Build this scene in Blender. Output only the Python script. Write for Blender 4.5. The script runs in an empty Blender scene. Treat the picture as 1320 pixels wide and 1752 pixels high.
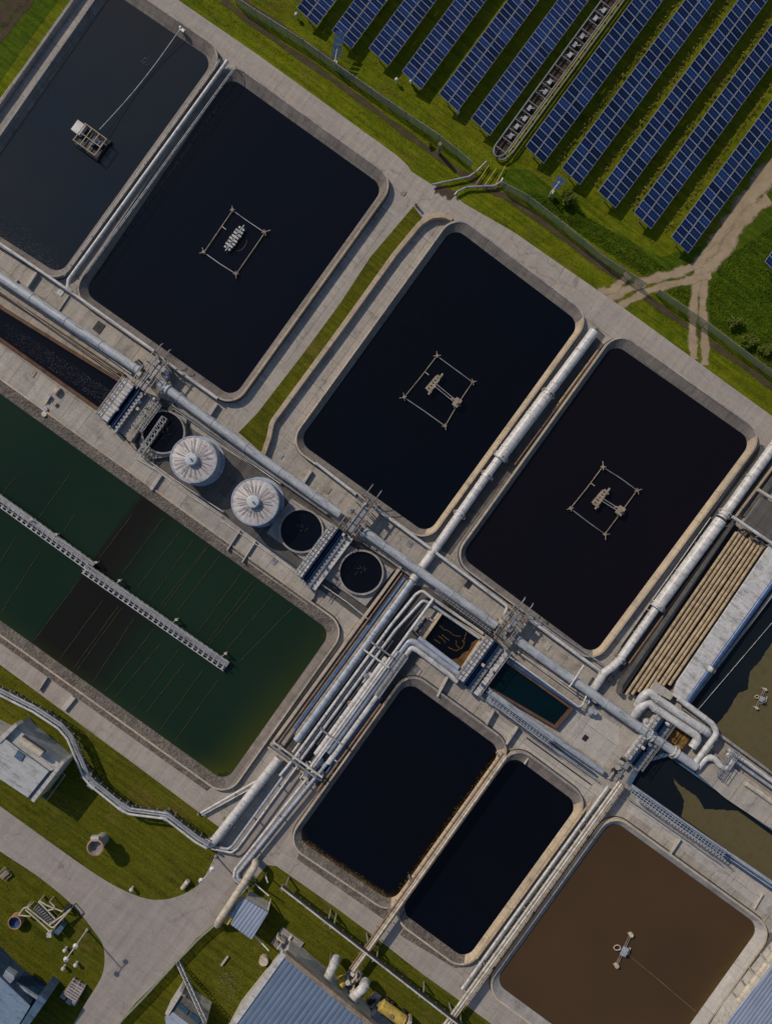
import bpy, math, random
from mathutils import Vector, Matrix
random.seed(7)
H = 140.0
scene = bpy.context.scene
COL = scene.collection
SUN_EL, SUN_AZ = 40.0, None
UU = Vector((.59, .807)); VV = Vector((.807, -.59))      # plant axes on the ground

def P(px, py, z=0.0):
    f = (H - z) / H
    return Vector(((px - 660) * .1 * f, (876 - py) * .1 * f, z))

# ------------------------------------------------------------------ materials
def newmat(name):
    m = bpy.data.materials.new(name); m.use_nodes = True
    nt = m.node_tree; nt.nodes.clear()
    out = nt.nodes.new('ShaderNodeOutputMaterial'); b = nt.nodes.new('ShaderNodeBsdfPrincipled')
    nt.links.new(b.outputs[0], out.inputs[0])
    return m, nt, b
def N(nt, t, **kw):
    n = nt.nodes.new(t)
    for k, v in kw.items(): setattr(n, k, v)
    return n
def coords(nt, scale=(1, 1, 1), rot=0.0):
    g = N(nt, 'ShaderNodeNewGeometry'); mp = N(nt, 'ShaderNodeMapping')
    mp.inputs['Scale'].default_value = scale; mp.inputs['Rotation'].default_value = (0, 0, rot)
    # rotate first then scale
    if rot:
        r = N(nt, 'ShaderNodeVectorRotate'); r.rotation_type = 'Z_AXIS'; r.inputs['Angle'].default_value = rot
        nt.links.new(g.outputs['Position'], r.inputs['Vector']); mp.inputs['Rotation'].default_value = (0, 0, 0)
        nt.links.new(r.outputs[0], mp.inputs['Vector'])
    else:
        nt.links.new(g.outputs['Position'], mp.inputs['Vector'])
    return mp.outputs[0]
def noise(nt, scale, detail=4, rough=.6, vec=None, stretch=(1, 1, 1), rot=0):
    n = N(nt, 'ShaderNodeTexNoise'); n.inputs['Scale'].default_value = scale
    n.inputs['Detail'].default_value = detail; n.inputs['Roughness'].default_value = rough
    nt.links.new(vec or coords(nt, stretch, rot), n.inputs['Vector'])
    return n.outputs['Fac']
def ramp(nt, fac, stops, interp='LINEAR'):
    r = N(nt, 'ShaderNodeValToRGB'); r.color_ramp.interpolation = interp
    e = r.color_ramp.elements
    while len(e) < len(stops): e.new(.5)
    for i, (p, c) in enumerate(stops):
        e[i].position = p; e[i].color = (c[0], c[1], c[2], 1) if hasattr(c, '__len__') else (c, c, c, 1)
    nt.links.new(fac, r.inputs[0]); return r.outputs[0]
def mix(nt, fac, a, b, mode='MIX'):
    m = N(nt, 'ShaderNodeMix'); m.data_type = 'RGBA'; m.blend_type = mode
    for s, v in ((0, fac), (6, a), (7, b)):
        if isinstance(v, (int, float)): m.inputs[s].default_value = v
        elif isinstance(v, tuple): m.inputs[s].default_value = (v[0], v[1], v[2], 1)
        else: nt.links.new(v, m.inputs[s])
    return m.outputs[2]
def bump(nt, b, h, strength=.3, dist=.05):
    n = N(nt, 'ShaderNodeBump'); n.inputs['Strength'].default_value = strength; n.inputs['Distance'].default_value = dist
    nt.links.new(h, n.inputs['Height']); nt.links.new(n.outputs[0], b.inputs['Normal'])
def setb(b, rough=.6, metal=0, spec=.5):
    b.inputs['Roughness'].default_value = rough; b.inputs['Metallic'].default_value = metal
    b.inputs['Specular IOR Level'].default_value = spec

A_U = -math.radians(53.8)      # rotating by this lays the plant's long axis on x
def concrete(name, c1, c2, joint=None, dark=.55, streak=.5, rough=.85, jw=.05, grain=1.0, jc=(.5, .47, .45), jv=.84):
    m, nt, b = newmat(name); setb(b, rough, 0, .3)
    col = mix(nt, ramp(nt, noise(nt, .09, 6, .65), [(.3, 0.), (.7, 1.)]), c1, c2)
    st = ramp(nt, noise(nt, .5, 5, .7, stretch=(.12, 1.6, 1), rot=A_U), [(.32, 1 - streak * .5), (.62, 1.06)])
    col = mix(nt, 1., col, st, 'MULTIPLY')
    st2 = ramp(nt, noise(nt, .6, 5, .7, stretch=(1.4, .15, 1), rot=A_U), [(.35, 1 - streak * .3), (.6, 1.03)])
    col = mix(nt, 1., col, st2, 'MULTIPLY')
    bl = ramp(nt, noise(nt, .35, 7, .72), [(.30, dark), (.46, 1.), (1., 1.06)])
    col = mix(nt, 1., col, bl, 'MULTIPLY')
    fg = noise(nt, 3.2, 5, .75)
    col = mix(nt, 1., col, ramp(nt, fg, [(.3, 1 - .24 * grain), (.7, 1 + .1 * grain)]), 'MULTIPLY')
    if joint:
        br = N(nt, 'ShaderNodeTexBrick'); br.offset = 0; br.squash = 1
        br.inputs['Scale'].default_value = 1.; br.inputs['Mortar Size'].default_value = jw
        br.inputs['Brick Width'].default_value = joint[0]; br.inputs['Row Height'].default_value = joint[1]
        br.inputs['Color1'].default_value = (1, 1, 1, 1); br.inputs['Color2'].default_value = (jv, jv, jv * 1.02, 1)
        br.inputs['Mortar'].default_value = jc + (1,); br.inputs['Mortar Smooth'].default_value = .3
        nt.links.new(coords(nt, (1, 1, 1), A_U), br.inputs['Vector'])
        col = mix(nt, 1., col, br.outputs['Color'], 'MULTIPLY')
    # hairline cracks and blotchy damp stains
    vo = N(nt, 'ShaderNodeTexVoronoi'); vo.feature = 'DISTANCE_TO_EDGE'; vo.inputs['Scale'].default_value = .16
    wob = N(nt, 'ShaderNodeVectorMath'); wob.operation = 'MULTIPLY_ADD'; wn = N(nt, 'ShaderNodeTexNoise'); wn.inputs['Scale'].default_value = .7; wn.inputs['Detail'].default_value = 5
    nt.links.new(coords(nt), wn.inputs['Vector']); nt.links.new(wn.outputs['Color'], wob.inputs[0]); wob.inputs[1].default_value = (2.5, 2.5, 0); nt.links.new(coords(nt), wob.inputs[2])
    nt.links.new(wob.outputs[0], vo.inputs['Vector'])
    ck = ramp(nt, vo.outputs['Distance'], [(.004, .72), (.014, 1.)])
    col = mix(nt, ramp(nt, noise(nt, .11, 4, .6), [(.48, 0.), (.56, 1.)]), col, mix(nt, 1., col, ck, 'MULTIPLY'))
    sp = ramp(nt, noise(nt, .9, 8, .8), [(.30, .70), (.42, 1.)])
    col = mix(nt, 1., col, sp, 'MULTIPLY')
    nt.links.new(col, b.inputs['Base Color']); bump(nt, b, fg, .35, .05)
    return m
def painted(name, c, rough=.45, metal=0., wear=.25, rust=None, rscale=.8):
    m, nt, b = newmat(name); setb(b, rough, metal, .4)
    n = noise(nt, rscale, 6, .7)
    col = mix(nt, ramp(nt, n, [(.35, 0.), (.7, 1.)]), tuple(x * (1 - wear) for x in c), c)
    col = mix(nt, 1., col, ramp(nt, noise(nt, 4, 4, .7), [(.3, .8), (.65, 1.05)]), 'MULTIPLY')
    gr = ramp(nt, noise(nt, .9, 7, .78, stretch=(1.8, .35, 1), rot=A_U), [(.36, .52), (.50, 1.)])
    col = mix(nt, 1., col, gr, 'MULTIPLY')
    if rust: col = mix(nt, ramp(nt, noise(nt, 1.3, 7, .75), [(.54, 0.), (.66, .8)]), col, rust)
    nt.links.new(col, b.inputs['Base Color']); bump(nt, b, n, .15, .02)
    return m
def water(name, c, c2=None, shore=(.05, .035, .004), rough=.07, wave=.12, nsc=.05):
    m, nt, b = newmat(name); setb(b, rough, 0, .5); b.inputs['IOR'].default_value = 1.33
    col = mix(nt, ramp(nt, noise(nt, nsc, 4, .5), [(.3, 0.), (.7, 1.)]), c, c2 or tuple(x * .75 for x in c))
    at = N(nt, 'ShaderNodeAttribute'); at.attribute_name = 'shore'
    f = N(nt, 'ShaderNodeMath'); f.operation = 'MULTIPLY'
    nt.links.new(at.outputs['Fac'], f.inputs[0]); nt.links.new(ramp(nt, noise(nt, .8, 6, .7), [(.3, .45), (.6, 1.)]), f.inputs[1])
    p = N(nt, 'ShaderNodeMath'); p.operation = 'POWER'; p.inputs[1].default_value = 2.2
    nt.links.new(f.outputs[0], p.inputs[0])
    col = mix(nt, p.outputs[0], col, shore)
    nt.links.new(col, b.inputs['Base Color']); bump(nt, b, noise(nt, 1.1, 5, .6), wave, .06)
    return m
def grassmat(name, a, b_, c, d):
    m, nt, b = newmat(name); setb(b, .95, 0, .1)
    n1 = noise(nt, .045, 5, .65); n2 = noise(nt, .5, 8, .78)
    col = mix(nt, ramp(nt, n1, [(.36, 0.), (.62, 1.)]), a, b_)
    col = mix(nt, ramp(nt, n2, [(.42, 0.), (.72, 1.)]), col, c)
    col = mix(nt, ramp(nt, noise(nt, .13, 7, .75), [(.54, 0.), (.72, .85)]), col, d)
    st = noise(nt, 1., 5, .7, stretch=(1.6, .07, 1), rot=A_U)
    col = mix(nt, 1., col, ramp(nt, st, [(.38, .70), (.6, 1.1)]), 'MULTIPLY')
    f = noise(nt, 4.5, 6, .8)
    col = mix(nt, 1., col, ramp(nt, f, [(.3, .45), (.7, 1.4)]), 'MULTIPLY')
    nt.links.new(col, b.inputs['Base Color']); bump(nt, b, f, .9, .12)
    return m

M = {}
M['pave'] = concrete('slab_concrete', (.44, .40, .345), (.37, .35, .32), (5.2, 3.6), .62, .4)
M['road'] = concrete('road_concrete', (.37, .33, .295), (.345, .315, .285), (60, 18), .88, .34, grain=.7, jc=(.8, .78, .77), jv=.97)
M['asph'] = concrete('drive_asphalt', (.335, .30, .275), (.30, .275, .255), (38, 26), .88, .3, jw=.04, grain=.7, jc=(.75, .74, .73), jv=.97)
M['yard'] = concrete('shaded_wet_concrete', (.10, .10, .10), (.15, .14, .125), (7, 5), .6, .6)  # dark tone takes in the yard's shade as well as wet
M['bank'] = concrete('bank_concrete', (.25, .22, .195), (.20, .175, .155), (1.5, 1.2), .6, .5, jw=.03)
M['rim'] = concrete('rim_concrete', (.58, .48, .36), (.43, .39, .34), (6, 60), .6, .4)
M['tan'] = concrete('tan_concrete', (.54, .43, .29), (.43, .36, .27), (6, 60), .6, .4)
M['wall'] = concrete('wall_concrete', (.41, .39, .37), (.31, .30, .29), (4, 60), .55, .5)
M['pale'] = concrete('pale_concrete', (.50, .47, .43), (.43, .41, .38), (9, 7), .8, .3)
M['rust_wall'] = concrete('rust_stained_concrete', (.17, .085, .045), (.10, .07, .055), None, .4, .7)
def gravel():
    m, nt, b = newmat('gravel'); setb(b, .95, 0, .1)
    v = N(nt, 'ShaderNodeTexVoronoi'); v.inputs['Scale'].default_value = 3.2; nt.links.new(coords(nt), v.inputs['Vector'])
    col = ramp(nt, v.outputs['Color'], [(.1, (.12, .10, .09)), (.5, (.165, .145, .125)), (.9, (.22, .195, .17))])
    col = mix(nt, 1., col, ramp(nt, noise(nt, .4, 6, .7), [(.3, .55), (.7, 1.1)]), 'MULTIPLY')
    nt.links.new(col, b.inputs['Base Color']); bump(nt, b, v.outputs['Distance'], .8, .12)
    return m
M['gravel'] = gravel()
M['white'] = painted('white_paint', (.64, .64, .64), .4, 0, .3, (.36, .30, .22))
M['pipe_grey'] = painted('pale_grey_pipe', (.48, .51, .55), .4, .1, .22)
M['cream'] = painted('cream_pipe', (.60, .54, .44), .5, 0, .3, (.30, .2, .1))
M['tanpipe'] = painted('tan_pipe', (.50, .385, .24), .7, 0, .4, (.22, .13, .06))
M['bluepipe'] = painted('blue_pipe_and_shade', (.055, .115, .26), .4, .1, .35)
M['lightblue'] = painted('light_blue_pipe', (.42, .47, .55), .4, .1, .3)
M['blue'] = painted('blue_steel', (.028, .07, .165), .4, .2, .45)
M['steel'] = painted('galvanised_steel', (.44, .45, .47), .45, .5, .35)
M['brownsteel'] = painted('stained_steel', (.36, .30, .23), .6, .2, .4, (.16, .10, .06))
M['dark'] = painted('dark_steel', (.035, .035, .04), .6, .2, .4)
M['yellow'] = painted('yellow_paint', (.62, .45, .10), .5, 0, .3, (.25, .15, .05))
M['rustpipe'] = painted('rusty_pipe', (.27, .17, .11), .7, .1, .4)
M['tankroof'] = painted('tank_roof_panels', (.56, .53, .53), .5, .1, .15)
M['tankwall'] = painted('tank_wall_paint', (.40, .46, .56), .45, .1, .2)
M['roofgrey'] = painted('grey_roof_membrane', (.44, .46, .47), .6, 0, .12)
M['bluewall'] = painted('blue_wall', (.09, .16, .26), .5, 0, .4)
M['whitewall'] = painted('white_wall', (.52, .50, .46), .6, 0, .2)
M['glass'] = painted('window_glass', (.05, .10, .16), .1, 0, .3)
M['soil'] = painted('bare_soil', (.085, .055, .038), .95, 0, .5)
M['hubpaint'] = painted('pale_hub_paint', (.50, .56, .60), .5, 0, .1)
M['dullsteel'] = painted('dull_steel', (.21, .23, .24), .6, .2, .4)
M['float'] = painted('dirty_float', (.38, .32, .25), .8, 0, .45, (.16, .11, .07))
M['wood'] = painted('weathered_wood', (.30, .24, .18), .9, 0, .4)
M['terracotta'] = painted('terracotta_rim', (.45, .26, .16), .8, 0, .3)
def corrugated(name, c, pitch=.5, along='v'):
    m, nt, b = newmat(name); setb(b, .4, .2, .5)
    w = N(nt, 'ShaderNodeTexWave'); w.wave_type = 'BANDS'; w.bands_direction = 'Y' if along == 'u' else 'X'
    w.inputs['Scale'].default_value = 1. / pitch * .314 * 1.0
    w.inputs['Distortion'].default_value = 0
    nt.links.new(coords(nt, (1, 1, 1), A_U), w.inputs['Vector'])
    col = mix(nt, ramp(nt, noise(nt, .25, 6, .7), [(.3, 0.), (.7, 1.)]), tuple(x * .78 for x in c), c)
    col = mix(nt, 1., col, ramp(nt, noise(nt, 1., 4, .7, stretch=(.1, 1.5, 1) if along == 'u' else (1.5, .1, 1), rot=A_U), [(.3, .8), (.6, 1.08)]), 'MULTIPLY')
    col = mix(nt, 1., col, ramp(nt, w.outputs['Fac'], [(0, .62), (.35, 1.)]), 'MULTIPLY')
    nt.links.new(col, b.inputs['Base Color']); bump(nt, b, w.outputs['Fac'], .6, .08)
    return m
M['bluecorr'] = corrugated('blue_corrugated_roof', (.19, .26, .38), .9, 'u')
M['paleblue'] = corrugated('pale_blue_ribbed_roof', (.36, .42, .55), .62, 'u')
M['slateblue'] = painted('slate_blue_roof', (.21, .29, .40), .5, .1, .15)
M['w_navy'] = water('navy_water', (.0012, .0032, .0085), (.0042, .0036, .0062), nsc=.028) if 1 else water('navy_water', (0.0021, 0.0032, 0.0075), (0.0026, 0.0026, 0.0053))
M['w_steel'] = water('steel_blue_water', (.0050, .0150, .028), (.0170, .0185, .0215), nsc=.03, wave=.22)
M['w_black'] = water('black_water', (.0014, .0024, .0052), (.0030, .0024, .0042), (.15, .085, .012), nsc=.04)
M['w_plum'] = water('plum_black_water', (0.0060, 0.0041, 0.0053), (0.0045, 0.0037, 0.0060))
M['w_teal'] = water('teal_water', (0.0008, 0.0105, 0.0150), (0.0008, 0.0053, 0.0083))
M['w_brown'] = water('brown_water', (.070, .042, .020), (.056, .034, .0165), (0.0975, 0.0562, 0.0090), rough=.2, wave=.05)
M['w_dark'] = water('slate_water', (.0085, .0125, .017), (.0065, .009, .0135))  # bare areas stand in for shade on the two scum pools
def greenwater():
    m, nt, b = newmat('green_water'); setb(b, .1, 0, .5); b.inputs['IOR'].default_value = 1.33
    r = coords(nt, (1, 1, 1), A_U)
    sx = N(nt, 'ShaderNodeSeparateXYZ'); nt.links.new(r, sx.inputs[0])
    # plant axes: x along the short side, y (negated) along the long side of the green basin
    base = mix(nt, ramp(nt, noise(nt, .04, 4, .5), [(.3, 0.), (.7, 1.)]), (.0100, .0250, .0125), (.0065, .0180, .0100))
    at = N(nt, 'ShaderNodeAttribute'); at.attribute_name = 'sludge'
    base = mix(nt, at.outputs['Fac'], base, (.0105, .0090, .0060))
    a2 = N(nt, 'ShaderNodeAttribute'); a2.attribute_name = 'shore'
    p = N(nt, 'ShaderNodeMath'); p.operation = 'POWER'; p.inputs[1].default_value = 1.6; nt.links.new(a2.outputs['Fac'], p.inputs[0])
    base = mix(nt, p.outputs[0], base, (.046, .055, .004))
    nt.links.new(base, b.inputs['Base Color']); bump(nt, b, noise(nt, 1.2, 5, .6), .12, .05)
    return m
M['w_green'] = greenwater()
M['grass'] = grassmat('grass', (.125, .155, .004), (.070, .105, .003), (.19, .20, .008), (.15, .115, .025))
M['lawn'] = grassmat('lawn_grass', (.098, .102, .006), (.066, .080, .005), (.125, .125, .011), (.165, .115, .036))
M['lush'] = grassmat('lush_grass', (.055, .10, .004), (.036, .072, .003), (.10, .14, .007), (.08, .10, .008))
def dirtmat():
    m, nt, b = newmat('dirt_track'); setb(b, .95, 0, .1)
    col = mix(nt, ramp(nt, noise(nt, .4, 6, .7), [(.3, 0.), (.7, 1.)]), (.28, .215, .135), (.40, .32, .22))
    nt.links.new(col, b.inputs['Base Color'])
    uv = N(nt, 'ShaderNodeUVMap'); sx = N(nt, 'ShaderNodeSeparateXYZ'); nt.links.new(uv.outputs[0], sx.inputs[0])
    nz = noise(nt, 1.6, 7, .8)
    a = N(nt, 'ShaderNodeMath'); a.operation = 'ADD'; nt.links.new(sx.outputs[0], a.inputs[0]); nt.links.new(nz, a.inputs[1])
    nt.links.new(ramp(nt, a.outputs[0], [(.62, 0.), (.98, .92)]), b.inputs['Alpha'])
    return m
M['dirt'] = dirtmat()
def meshmat():
    m, nt, b = newmat('fence_mesh'); setb(b, .6, .2, .3)
    b.inputs['Base Color'].default_value = (.26, .31, .22, 1)
    nt.links.new(ramp(nt, noise(nt, 1.2, 5, .7), [(.3, .5), (.7, .85)]), b.inputs['Alpha'])
    return m
M['fence'] = meshmat()
def leafmat(name, a, b_):
    m, nt, b = newmat(name); setb(b, .8, 0, .2)
    nt.links.new(mix(nt, ramp(nt, noise(nt, 1.5, 4, .7), [(.35, 0.), (.65, 1.)]), a, b_), b.inputs['Base Color'])
    return m
M['leaf'] = leafmat('leaves', (.045, .075, .008), (.12, .14, .015))
M['leafdry'] = leafmat('dry_leaves', (.10, .10, .012), (.19, .16, .03))
def solarmat(name, c, c2, cells):
    m, nt, b = newmat(name); setb(b, .25, 0, .22)
    tc = N(nt, 'ShaderNodeTexCoord')
    br = N(nt, 'ShaderNodeTexBrick'); br.offset = 0
    br.inputs['Scale'].default_value = 1; br.inputs['Brick Width'].default_value = cells[0]; br.inputs['Row Height'].default_value = cells[1]
    br.inputs['Mortar Size'].default_value = .022; br.inputs['Mortar Smooth'].default_value = .2
    br.inputs['Color1'].default_value = c + (1,); br.inputs['Color2'].default_value = c2 + (1,)
    br.inputs['Mortar'].default_value = (.07, .10, .21, 1)
    nt.links.new(tc.outputs['Object'], br.inputs['Vector'])
    oi = N(nt, 'ShaderNodeObjectInfo')
    col = mix(nt, 1., br.outputs['Color'], ramp(nt, oi.outputs['Random'], [(0, .5), (.8, 1.1), (1, 1.6)]), 'MULTIPLY')
    nt.links.new(col, b.inputs['Base Color']); return m
M['cellA'] = solarmat('solar_cells_near', (.003, .021, .100), (.002, .015, .076), (.55, .38))
M['cellB'] = solarmat('solar_cells_far', (.003, .020, .085), (.002, .014, .064), (.7, .45))
M['frame'] = painted('module_frame', (.42, .42, .47), .5, .1, .1)
M['foampit'] = painted('orange_foam', (.38, .22, .05), .8, 0, .85, (.03, .02, .01), 1.6)
M['weed'] = painted('pale_weed', (.26, .26, .12), .9, 0, .4)
M['foam'] = painted('foam', (.35, .35, .36), .9, 0, .3)

# ------------------------------------------------------------------ mesh helpers
class MB:
    def __init__(s): s.v = []; s.f = []; s.mi = []; s.cur = 0
    def add(s, vs, fs):
        o = len(s.v); s.v += [Vector(v) for v in vs]
        for f in fs: s.f.append([i + o for i in f]); s.mi.append(s.cur)
    def prism(s, pts, z0, z1, bottom=False):
        n = len(pts)
        vs = [(p[0], p[1], z0) for p in pts] + [(p[0], p[1], z1) for p in pts]
        a = sum(pts[i][0] * pts[(i + 1) % n][1] - pts[(i + 1) % n][0] * pts[i][1] for i in range(n))
        idx = list(range(n)) if a > 0 else list(range(n))[::-1]
        fs = [[i + n for i in idx]]
        if bottom: fs.append(idx[::-1])
        for k in range(n):
            i, j = idx[k], idx[(k + 1) % n]
            fs.append([i, j, j + n, i + n])
        s.add(vs, fs)
    def box(s, c, d, ux=Vector((1, 0, 0)), uy=None, uz=None):
        ux = Vector(ux).normalized()
        uy = Vector(uy) if uy is not None else Vector((0, 0, 1)).cross(ux).normalized()
        uz = ux.cross(uy).normalized() if uz is None else Vector(uz)
        c = Vector(c); vs = []
        for z in (-.5, .5):
            for x, y in ((-.5, -.5), (.5, -.5), (.5, .5), (-.5, .5)):
                vs.append(c + ux * x * d[0] + uy * y * d[1] + uz * z * d[2])
        s.add(vs, [[3, 2, 1, 0], [4, 5, 6, 7], [0, 1, 5, 4], [1, 2, 6, 5], [2, 3, 7, 6], [3, 0, 4, 7]])
    def beam(s, a, b, w, h=None):
        a = Vector(a); b = Vector(b); d = b - a; L = d.length
        if L < 1e-4: return
        ux = d / L
        up = Vector((0, 0, 1)) if abs(ux.z) < .95 else Vector((1, 0, 0))
        uy = up.cross(ux).normalized()
        s.box((a + b) / 2, (L, w, h or w), ux, uy)
    def tube(s, pts, r, n=10, cap=True):
        pts = [Vector(p) for p in pts]; m = len(pts); rings = []
        rr = r if hasattr(r, '__len__') else [r] * m
        prev = None; vs = []
        for i, p in enumerate(pts):
            t = (pts[min(i + 1, m - 1)] - pts[max(i - 1, 0)])
            t = t.normalized() if t.length > 1e-6 else Vector((0, 0, 1))
            if prev is None:
                up = Vector((0, 0, 1)) if abs(t.z) < .9 else Vector((1, 0, 0))
                x = up.cross(t).normalized()
            else:
                x = (prev - t * prev.dot(t)).normalized()
            prev = x; y = t.cross(x)
            for k in range(n):
                a = 2 * math.pi * k / n
                vs.append(p + (x * math.cos(a) + y * math.sin(a)) * rr[i])
        fs = []
        for i in range(m - 1):
            for k in range(n):
                k2 = (k + 1) % n
                fs.append([i * n + k, i * n + k2, (i + 1) * n + k2, (i + 1) * n + k])
        if cap: fs.append(list(range(n))[::-1]); fs.append([(m - 1) * n + k for k in range(n)])
        s.add(vs, fs)
    def lathe(s, c, prof, n=32, cap=True):
        c = Vector(c); vs = []; m = len(prof)
        for r, z in prof:
            for k in range(n):
                a = 2 * math.pi * k / n
                vs.append(c + Vector((r * math.cos(a), r * math.sin(a), z)))
        fs = []
        for i in range(m - 1):
            for k in range(n):
                k2 = (k + 1) % n
                fs.append([i * n + k, i * n + k2, (i + 1) * n + k2, (i + 1) * n + k])
        if cap: fs.append([(m - 1) * n + k for k in range(n)])
        s.add(vs, fs)
    def rings(s, rs, close=False):
        n = len(rs[0]); vs = [p for r in rs for p in r]; fs = []
        for i in range(len(rs) - 1):
            for k in range(n):
                k2 = (k + 1) % n
                fs.append([i * n + k, i * n + k2, (i + 1) * n + k2, (i + 1) * n + k])
        if close: fs.append([(len(rs) - 1) * n + k for k in range(n)])
        s.add(vs, fs)
    def build(s, name, mat, parent=None, smooth=False, attrs=None):
        me = bpy.data.meshes.new(name)
        if parent is not None: org = parent['_o']; org = Vector(org)
        else:
            xs = [v.x for v in s.v]; ys = [v.y for v in s.v]; zs = [v.z for v in s.v]
            org = Vector(((min(xs) + max(xs)) / 2, (min(ys) + max(ys)) / 2, min(zs)))
        me.from_pydata([v - org for v in s.v], [], s.f)
        for m_ in (mat if isinstance(mat, (list, tuple)) else [mat]): me.materials.append(M[m_])
        if any(s.mi): me.polygons.foreach_set('material_index', s.mi)
        if smooth: me.polygons.foreach_set('use_smooth', [True] * len(me.polygons))
        if attrs:
            for k, vals in attrs.items():
                at = me.attributes.new(k, 'FLOAT', 'POINT'); at.data.foreach_set('value', vals)
        me.update()
        o = bpy.data.objects.new(name, me); COL.objects.link(o)
        if parent is not None: o.parent = parent
        else: o.location = org
        return o
def smooth_angle(o, deg=40):
    me = o.data; me.polygons.foreach_set('use_smooth', [True] * len(me.polygons))
    try: me.set_sharp_from_angle(angle=math.radians(deg))
    except Exception: pass
    return o
def thing(name, label, cat, loc, group=None):
    o = bpy.data.objects.new(name, None); COL.objects.link(o)
    o.location = Vector(loc); o['_o'] = tuple(loc); o.empty_display_size = .5
    o['label'] = label; o['category'] = cat
    if group: o['group'] = group
    return o
def tag(o, label, cat, group=None, kind=None):
    o['label'] = label; o['category'] = cat
    if group: o['group'] = group
    if kind: o['kind'] = kind
    return o
def struct(o, kind='structure'): o['kind'] = kind; return o
def share(o, loc_delta, parent, rotz=None):
    c = o.copy(); COL.objects.link(c); c.parent = parent; c.location = Vector(loc_delta)
    return c

def fillet(pts, r, n=6):
    pts = [Vector(p) for p in pts]; out = [pts[0]]
    for i in range(1, len(pts) - 1):
        a, b, c = pts[i - 1], pts[i], pts[i + 1]
        d1 = (a - b); d2 = (c - b); l1, l2 = d1.length, d2.length
        if l1 < 1e-3 or l2 < 1e-3: continue
        d1 /= l1; d2 /= l2; ang = d1.angle(d2)
        if ang > math.pi - .05: out.append(b); continue
        t = min(r / math.tan(ang / 2), l1 * .48, l2 * .48)
        p0, p1 = b + d1 * t, b + d2 * t
        for k in range(n + 1):
            s_ = k / n
            out.append(p0.lerp(b, s_).lerp(b.lerp(p1, s_), s_))
    out.append(pts[-1]); return out
def roundpoly(pts, r, n=8):
    """rounded closed polygon, n+1 points per corner; pts 2D"""
    out = []; m = len(pts)
    for i in range(m):
        a, b, c = Vector(pts[i - 1]), Vector(pts[i]), Vector(pts[(i + 1) % m])
        d1 = (a - b).normalized(); d2 = (c - b).normalized(); ang = d1.angle(d2)
        t = min(r / math.tan(ang / 2), (a - b).length * .45, (c - b).length * .45)
        rr = t * math.tan(ang / 2); cen = b + (d1 + d2).normalized() * (rr / math.sin(ang / 2))
        a0 = b + d1 * t - cen; a1 = b + d2 * t - cen
        th0 = math.atan2(a0.y, a0.x); th1 = math.atan2(a1.y, a1.x)
        dth = (th1 - th0 + math.pi) % (2 * math.pi) - math.pi
        for k in range(n + 1):
            th = th0 + dth * k / n
            out.append(cen + Vector((math.cos(th), math.sin(th))) * rr)
    return out
def offpoly(pts, ds):
    """offset each side i (pts[i]->pts[i+1]) outward by ds[i]"""
    m = len(pts); pts = [Vector(p) for p in pts]
    area = sum(pts[i].x * pts[(i + 1) % m].y - pts[(i + 1) % m].x * pts[i].y for i in range(m))
    sg = 1 if area > 0 else -1; L = []
    for i in range(m):
        d = (pts[(i + 1) % m] - pts[i]).normalized(); nrm = Vector((d.y, -d.x)) * sg
        L.append((pts[i] + nrm * ds[i], d))
    out = []
    for i in range(m):
        p, d = L[i - 1]; q, e = L[i]
        den = d.x * e.y - d.y * e.x
        t = ((q.x - p.x) * e.y - (q.y - p.y) * e.x) / den
        out.append(p + d * t)
    return out

def arc_pts(pts, n=4):
    """smooth an open px polyline (Chaikin)"""
    for _ in range(n):
        q = [pts[0]]
        for a, b in zip(pts, pts[1:]):
            q.append((a[0] * .75 + b[0] * .25, a[1] * .75 + b[1] * .25)); q.append((a[0] * .25 + b[0] * .75, a[1] * .25 + b[1] * .75))
        q.append(pts[-1]); pts = q
    return pts

def sheet(name, poly, z, mat, thick=None, kind='structure'):
    mb = MB(); pts = [P(x, y, z) for x, y in poly]
    if thick is None:
        n = len(pts); a = sum(pts[i].x * pts[(i + 1) % n].y - pts[(i + 1) % n].x * pts[i].y for i in range(n))
        idx = list(range(n)); idx = idx if a > 0 else idx[::-1]
        mb.add(pts, [idx])
    else: mb.prism(pts, z - thick, z)
    o = mb.build(name, mat); o['kind'] = kind
    return o

# ------------------------------------------------------------------ ground
def ground():
    mb = MB(); S = 600
    mb.add([(-S, -S, 0), (S, -S, 0), (S, S, 0), (-S, S, 0)], [[0, 1, 2, 3]])
    struct(mb.build('ground', 'grass'))
ground()
A_edge = [(380, 1419), (247, 1320), (0, 1137), (-100, 1065)]
A_low = [(-100, 1310), (0, 1379), (95, 1448), (167, 1499), (213, 1525), (253, 1540), (287, 1540), (320, 1528), (343, 1512), (353, 1495), (370, 1468)]
_B = [(-100, 1387), (0, 1457), (67, 1499), (130, 1552), (160, 1592), (177, 1615), (180, 1639), (177, 1665), (167, 1685), (143, 1722), (127, 1752), (60, 1840)]
A_low = arc_pts(A_low, 2); B_edge = arc_pts(_B, 2)
C_left = [(457, 1480), (440, 1500), (383, 1565), (337, 1605), (287, 1662), (233, 1715), (203, 1752), (130, 1840)]
C_top = [(457, 1480), (473, 1482), (573, 1552), (640, 1602), (720, 1665), (790, 1715), (840, 1752), (990, 1860)]
NE = [(190, -88), (305, 0), (440, 93), (560, 180), (640, 238), (680, 267), (697, 283), (703, 293), (737, 315), (777, 333), (793, 348), (880, 398), (940, 440), (1080, 537), (1180, 610), (1320, 712), (1430, 790)]
pave = NE + [(1430, 1860)] + C_top[::-1] + C_left[1:] + B_edge[::-1] + A_low + A_edge + [(-100, 310), (0, 170), (127, 0)]
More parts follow.
